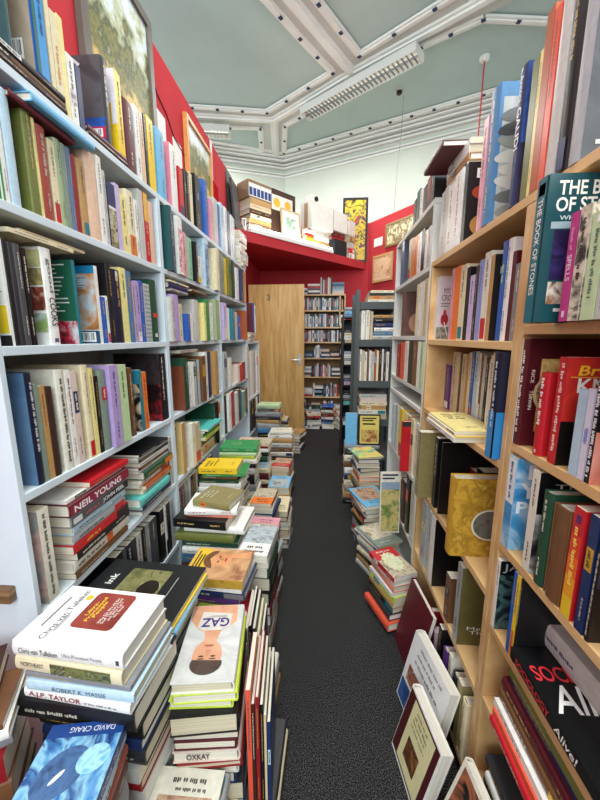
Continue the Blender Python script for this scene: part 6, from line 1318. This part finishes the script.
# ------------------------------------------------------------------ far, tiny rows of the back bookcase: too many and too small to tell apart
def far_rows():
    rs = random.Random(5); mb = MB(); cols = ['D8D6D0','2A2C34','8FA6B8','C4BDB0','1E3A5C','A83A34','5A7A8C','E2DED4','4A4A50','B8A890','7A8A96','C8CCD0','34506E','D0B8A8','14161A']
    mats_ = [mat(c, .45, .35, .06) for c in cols]
    for k_, (z, gap) in enumerate(((.20, .20), (.435, .26), (.732, .24), (1.01, .2), (1.24, .18), (1.451, .2), (1.687, .19))):
        x = -.325; lim = .274
        while x < lim-.03:
            if .195 < x < .226 and z > 1.4: x = .2265
            if rs.random() < .16 and k_ in (0, 1, 2, 3):
                zz = z; w = min(.13, lim-x-.002)
                if w < .06: break
                for _ in range(rs.randint(3, 5)):
                    t = rs.uniform(.022, .036)
                    if zz+t > z+gap: break
                    mb.box(x, x+w*rs.uniform(.85, .98), 5.08+rs.uniform(0, .012), 5.25, zz+.0004, zz+t, rs.choice(mats_)); zz += t+.0006
                x += w+.004; continue
            t = rs.uniform(.012, .03); h = min(gap-.015, rs.uniform(.14, .2)); t = min(t, lim-x)
            if z > 1.4 and x < .206 and x+t > .205: x = .2265; continue
            m_ = rs.choice(mats_); y_ = 5.085+rs.uniform(0, .012); mb.box(x, x+t, y_, 5.25, z+.0004, z+h, m_)
            mb.box(x+t*.25, x+t*.75, y_-.001, y_-.0002, z+h*.3, z+h*.8, rs.choice(mats_)); x += t+.001
    z = 1.905; x = -.34   # on top of the case
    for (w, hs) in ((.09, 3), (.17, 5)):
        zz = z
        for _ in range(hs): t = rs.uniform(.025, .035); mb.box(x, x+w, 5.09, 5.27, zz+.0004, zz+t, rs.choice(mats_)); zz += t+.0006
        x += w+.008
    for _ in range(9): t = rs.uniform(.012, .02); mb.box(x, x+t, 5.09, 5.24, z+.0004, z+rs.uniform(.19, .24), rs.choice(mats_)); x += t+.001
    zz = z
    for _ in range(6): t = rs.uniform(.022, .034); mb.box(x+.005, x+.17, 5.09, 5.27, zz+.0004, zz+t, rs.choice(mats_)); zz += t+.0006
    return mb.build('distant_book_rows', None)
far_o = far_rows()
pile('in the left heap on the floor before the far bookcase', 'H1', -.15, 4.92, 0, 5, [('p',c,.032,.2,.16) for c in 'white grey white lightgrey black red cream white silver darkgreen charcoal'.split()], .2)
pile('in the middle heap on the floor before the far bookcase', 'H2', .07, 4.94, 0, -8, [('p',c,.034,.17,.15) for c in 'white cream steelblue navy white darkred brown white black blue'.split()], .2)
pile('in the right heap on the floor before the far bookcase', 'H3', .262, 4.92, 0, 20, [('p',c,.03,.15,.14) for c in 'white white cream white ivory white red white'.split()], .3)
pile('in the far-left floor heap half behind the oak door', 'H0', -.33, 4.90, 0, 0, [('p',c,.034,.13,.16) for c in 'white ivory white grey cream'.split()], .15)

# ------------------------------------------------------------------ the smallest and the hidden books: one object
def fold(objs_recs, extra, name, label):
    mb = MB(); bpy.context.view_layer.update()
    def take(o):
        me = o.data; M = o.matrix_world; n = len(mb.v); mb.v += [tuple(M @ v.co) for v in me.vertices]; sl = [mb.slot(m) for m in me.materials]
        for p in me.polygons: mb.f.append(tuple(n+i for i in p.vertices)); mb.mi.append(sl[p.material_index])
    dead = []
    for r in objs_recs:
        for o in [r.o]+list(r.o.children_recursive): take(o); dead.append(o)
    for o in extra: take(o); dead.append(o)
    for o in dead: bpy.data.objects.remove(o)
    o = mb.build(name, None); o['kind'] = 'stuff'; o['label'] = label
    return o
FOLD = {29, 68, 69, 102, 125, 135, 149, 154, 155, 157, 159, 160, 165, 169, 170, 171, 173, 187, 205, 223, 236, 242, 262, 264, 266, 267, 269, 280, 304, 313, 314, 326, 328, 329, 356, 359, 361, 362, 363, 364, 365, 366, 367, 368, 369, 370, 371, 372, 373, 374, 378, 379, 380, 381, 382, 383, 390, 391, 392, 393, 401, 408, 410, 422, 423, 424, 425, 426, 427, 430, 431, 432, 433, 434, 435, 436, 437, 438, 439, 442, 443, 447, 448, 449, 450, 451, 452, 453, 454, 455, 462, 463, 464, 465, 466, 467, 468, 478, 481, 488, 491, 493, 495, 497, 498, 499, 500, 502, 503, 504, 505, 506, 507, 508, 510, 518, 519, 520, 521, 522, 523, 524, 525, 528, 538, 539, 540, 541, 542, 543, 552, 553, 554, 555, 556, 558, 560, 561, 562, 563, 571, 573, 574, 575, 576, 577, 578, 580, 582, 583, 584, 585, 593, 594, 595, 596, 597, 598, 599, 600, 606, 610, 611, 612, 613, 614, 615, 616, 617, 618, 621, 622, 640, 648, 649, 650, 651, 652, 653, 654, 655, 656, 657, 669, 686, 689, 690, 691, 692, 699, 700, 702, 703, 704, 705, 706, 707, 708, 709, 717, 742, 744, 750, 751, 753, 759, 761, 763, 764, 765, 766, 767, 768, 769, 770, 771, 772, 773, 774, 775, 776, 777, 778, 779, 780, 781, 782, 783, 784, 785, 786, 793, 794, 798, 799, 800, 807, 808, 809, 810, 811, 817, 820, 828, 844, 845, 846, 847, 848, 849, 850, 851, 852, 853, 854, 855, 856, 857, 858, 859, 860, 861, 862, 863, 864, 865, 866, 867, 868, 869, 870, 871, 872, 873, 874, 875, 876, 877}
fold([b for i, b in enumerate(BOOKS) if i in FOLD], [far_o], 'small_background_books', 'small far books in the bookcase beside the oak door and deep inside the piles')
for i, b in enumerate(BOOKS): b.folded = i in FOLD

# ------------------------------------------------------------------ labels: each one says which book
ORD = ['', 'first','second','third','fourth','fifth','sixth','seventh','eighth','ninth','tenth','eleventh','twelfth','thirteenth','fourteenth','fifteenth','sixteenth','seventeenth','eighteenth','nineteenth','twentieth']
def ordw(n): return ORD[n] if n < len(ORD) else '%dth' % n
rows = {}
for b in BOOKS: rows.setdefault(b.key, []).append(b)
used = {}
def claim(b, s):
    s = ' '.join(s.split())
    if len(s.split()) > 16 or s in used: return False
    used[s] = b; b.o['label'] = s; return True
for b in BOOKS:
    if b.label and not b.folded: assert claim(b, b.label), b.label
short = lambda p: p
for key, bs in rows.items():
    bs.sort(key=lambda r: r.seq); n = len(bs)
    hs = sorted(r.h for r in bs)[n//2]; cols = [r.c for r in bs]; words_ = [PAL[c][1] for c in cols]
    for i, b in enumerate(bs):
        if b.folded: continue
        pile_ = getattr(b, 'pile', False); noun = 'hardback' if b.kind == 'h' else 'paperback'
        if b.phrase: b.o['group'] = 'books '+b.phrase
        if b.label: continue
        th = 'thick' if b.t > .038 else 'slim' if b.t < .015 else ''
        size = '' if pile_ else ('tall' if b.h > hs*1.12 else 'short' if b.h < hs*.86 else '')
        base = '%s %s' % (words_[i], noun)
        def uniq(f): return sum(1 for r in bs if f(r) == f(b)) == 1
        done = False
        if uniq(lambda r: r.c): done = claim(b, '%s %s %s' % (th, base, b.phrase)) or claim(b, '%s %s' % (base, b.phrase))
        if not done and uniq(lambda r: (r.c, r.kind)): done = claim(b, '%s %s %s' % (th, base, b.phrase)) or claim(b, '%s %s' % (base, b.phrase))
        lo = words_[i-1] if i > 0 else None; hi = words_[i+1] if i < n-1 else None
        if not done and lo and hi:
            nb = lambda r: (r.c, frozenset((words_[bs.index(r)-1] if bs.index(r) > 0 else '', words_[bs.index(r)+1] if bs.index(r) < n-1 else '')))
            if uniq(nb) and lo != hi: done = claim(b, '%s between %s and %s ones %s' % (base, lo, hi, b.phrase))
        if not done:
            o_ = ('topmost' if i == 0 else 'bottom' if i == n-1 else '%s from top' % ordw(i+1)) if pile_ else '%s %s' % (ordw(i+1), b.order)
            done = claim(b, '%s %s, %s, %s' % (th, base, o_, b.phrase)) or claim(b, '%s, %s, %s' % (base, o_, b.phrase))
            if not done:
                o_ = o_.replace('from the near end', 'from near end').replace('from the left', 'from left')
                done = claim(b, '%s, %s, %s' % (base, o_, b.phrase)) or claim(b, '%s, %s, %s' % (base, o_, b.phrase.replace('the ', ''))) or claim(b, '%s, %s, %s' % (words_[i]+' book', o_, b.phrase.replace('the ', '')))
        if not done: print('NOLABEL', key, i, b.c, b.phrase)
for b in BOOKS:
    if not b.folded: b.o['category'] = 'book'
print('BOOKS', len(BOOKS), sum(1 for b in BOOKS if b.kind == 'h'))

# ------------------------------------------------------------------ world, camera, picture settings
w = bpy.data.worlds.new('room_air'); bpy.context.scene.world = w; w.use_nodes = True
w.node_tree.nodes['Background'].inputs[0].default_value = (.93, .97, 1., 1); w.node_tree.nodes['Background'].inputs[1].default_value = .45
cam = bpy.data.cameras.new('camera'); co = bpy.data.objects.new('camera', cam); C.objects.link(co)
F_ = 345.; cam.sensor_fit = 'VERTICAL'; cam.sensor_height = 24.; cam.lens = 24.*F_/800.; cam.clip_start = .02; cam.clip_end = 60
co.location = (0, 0, 1.31); co.rotation_euler = (PI/2-math.atan(63/F_), 0, math.atan(24/F_))
sc = bpy.context.scene; sc.camera = co
sc.view_settings.view_transform = 'Standard'; sc.view_settings.look = 'None'; sc.view_settings.gamma = 1; sc.view_settings.use_curve_mapping = False
sc.view_settings.exposure = 0.36
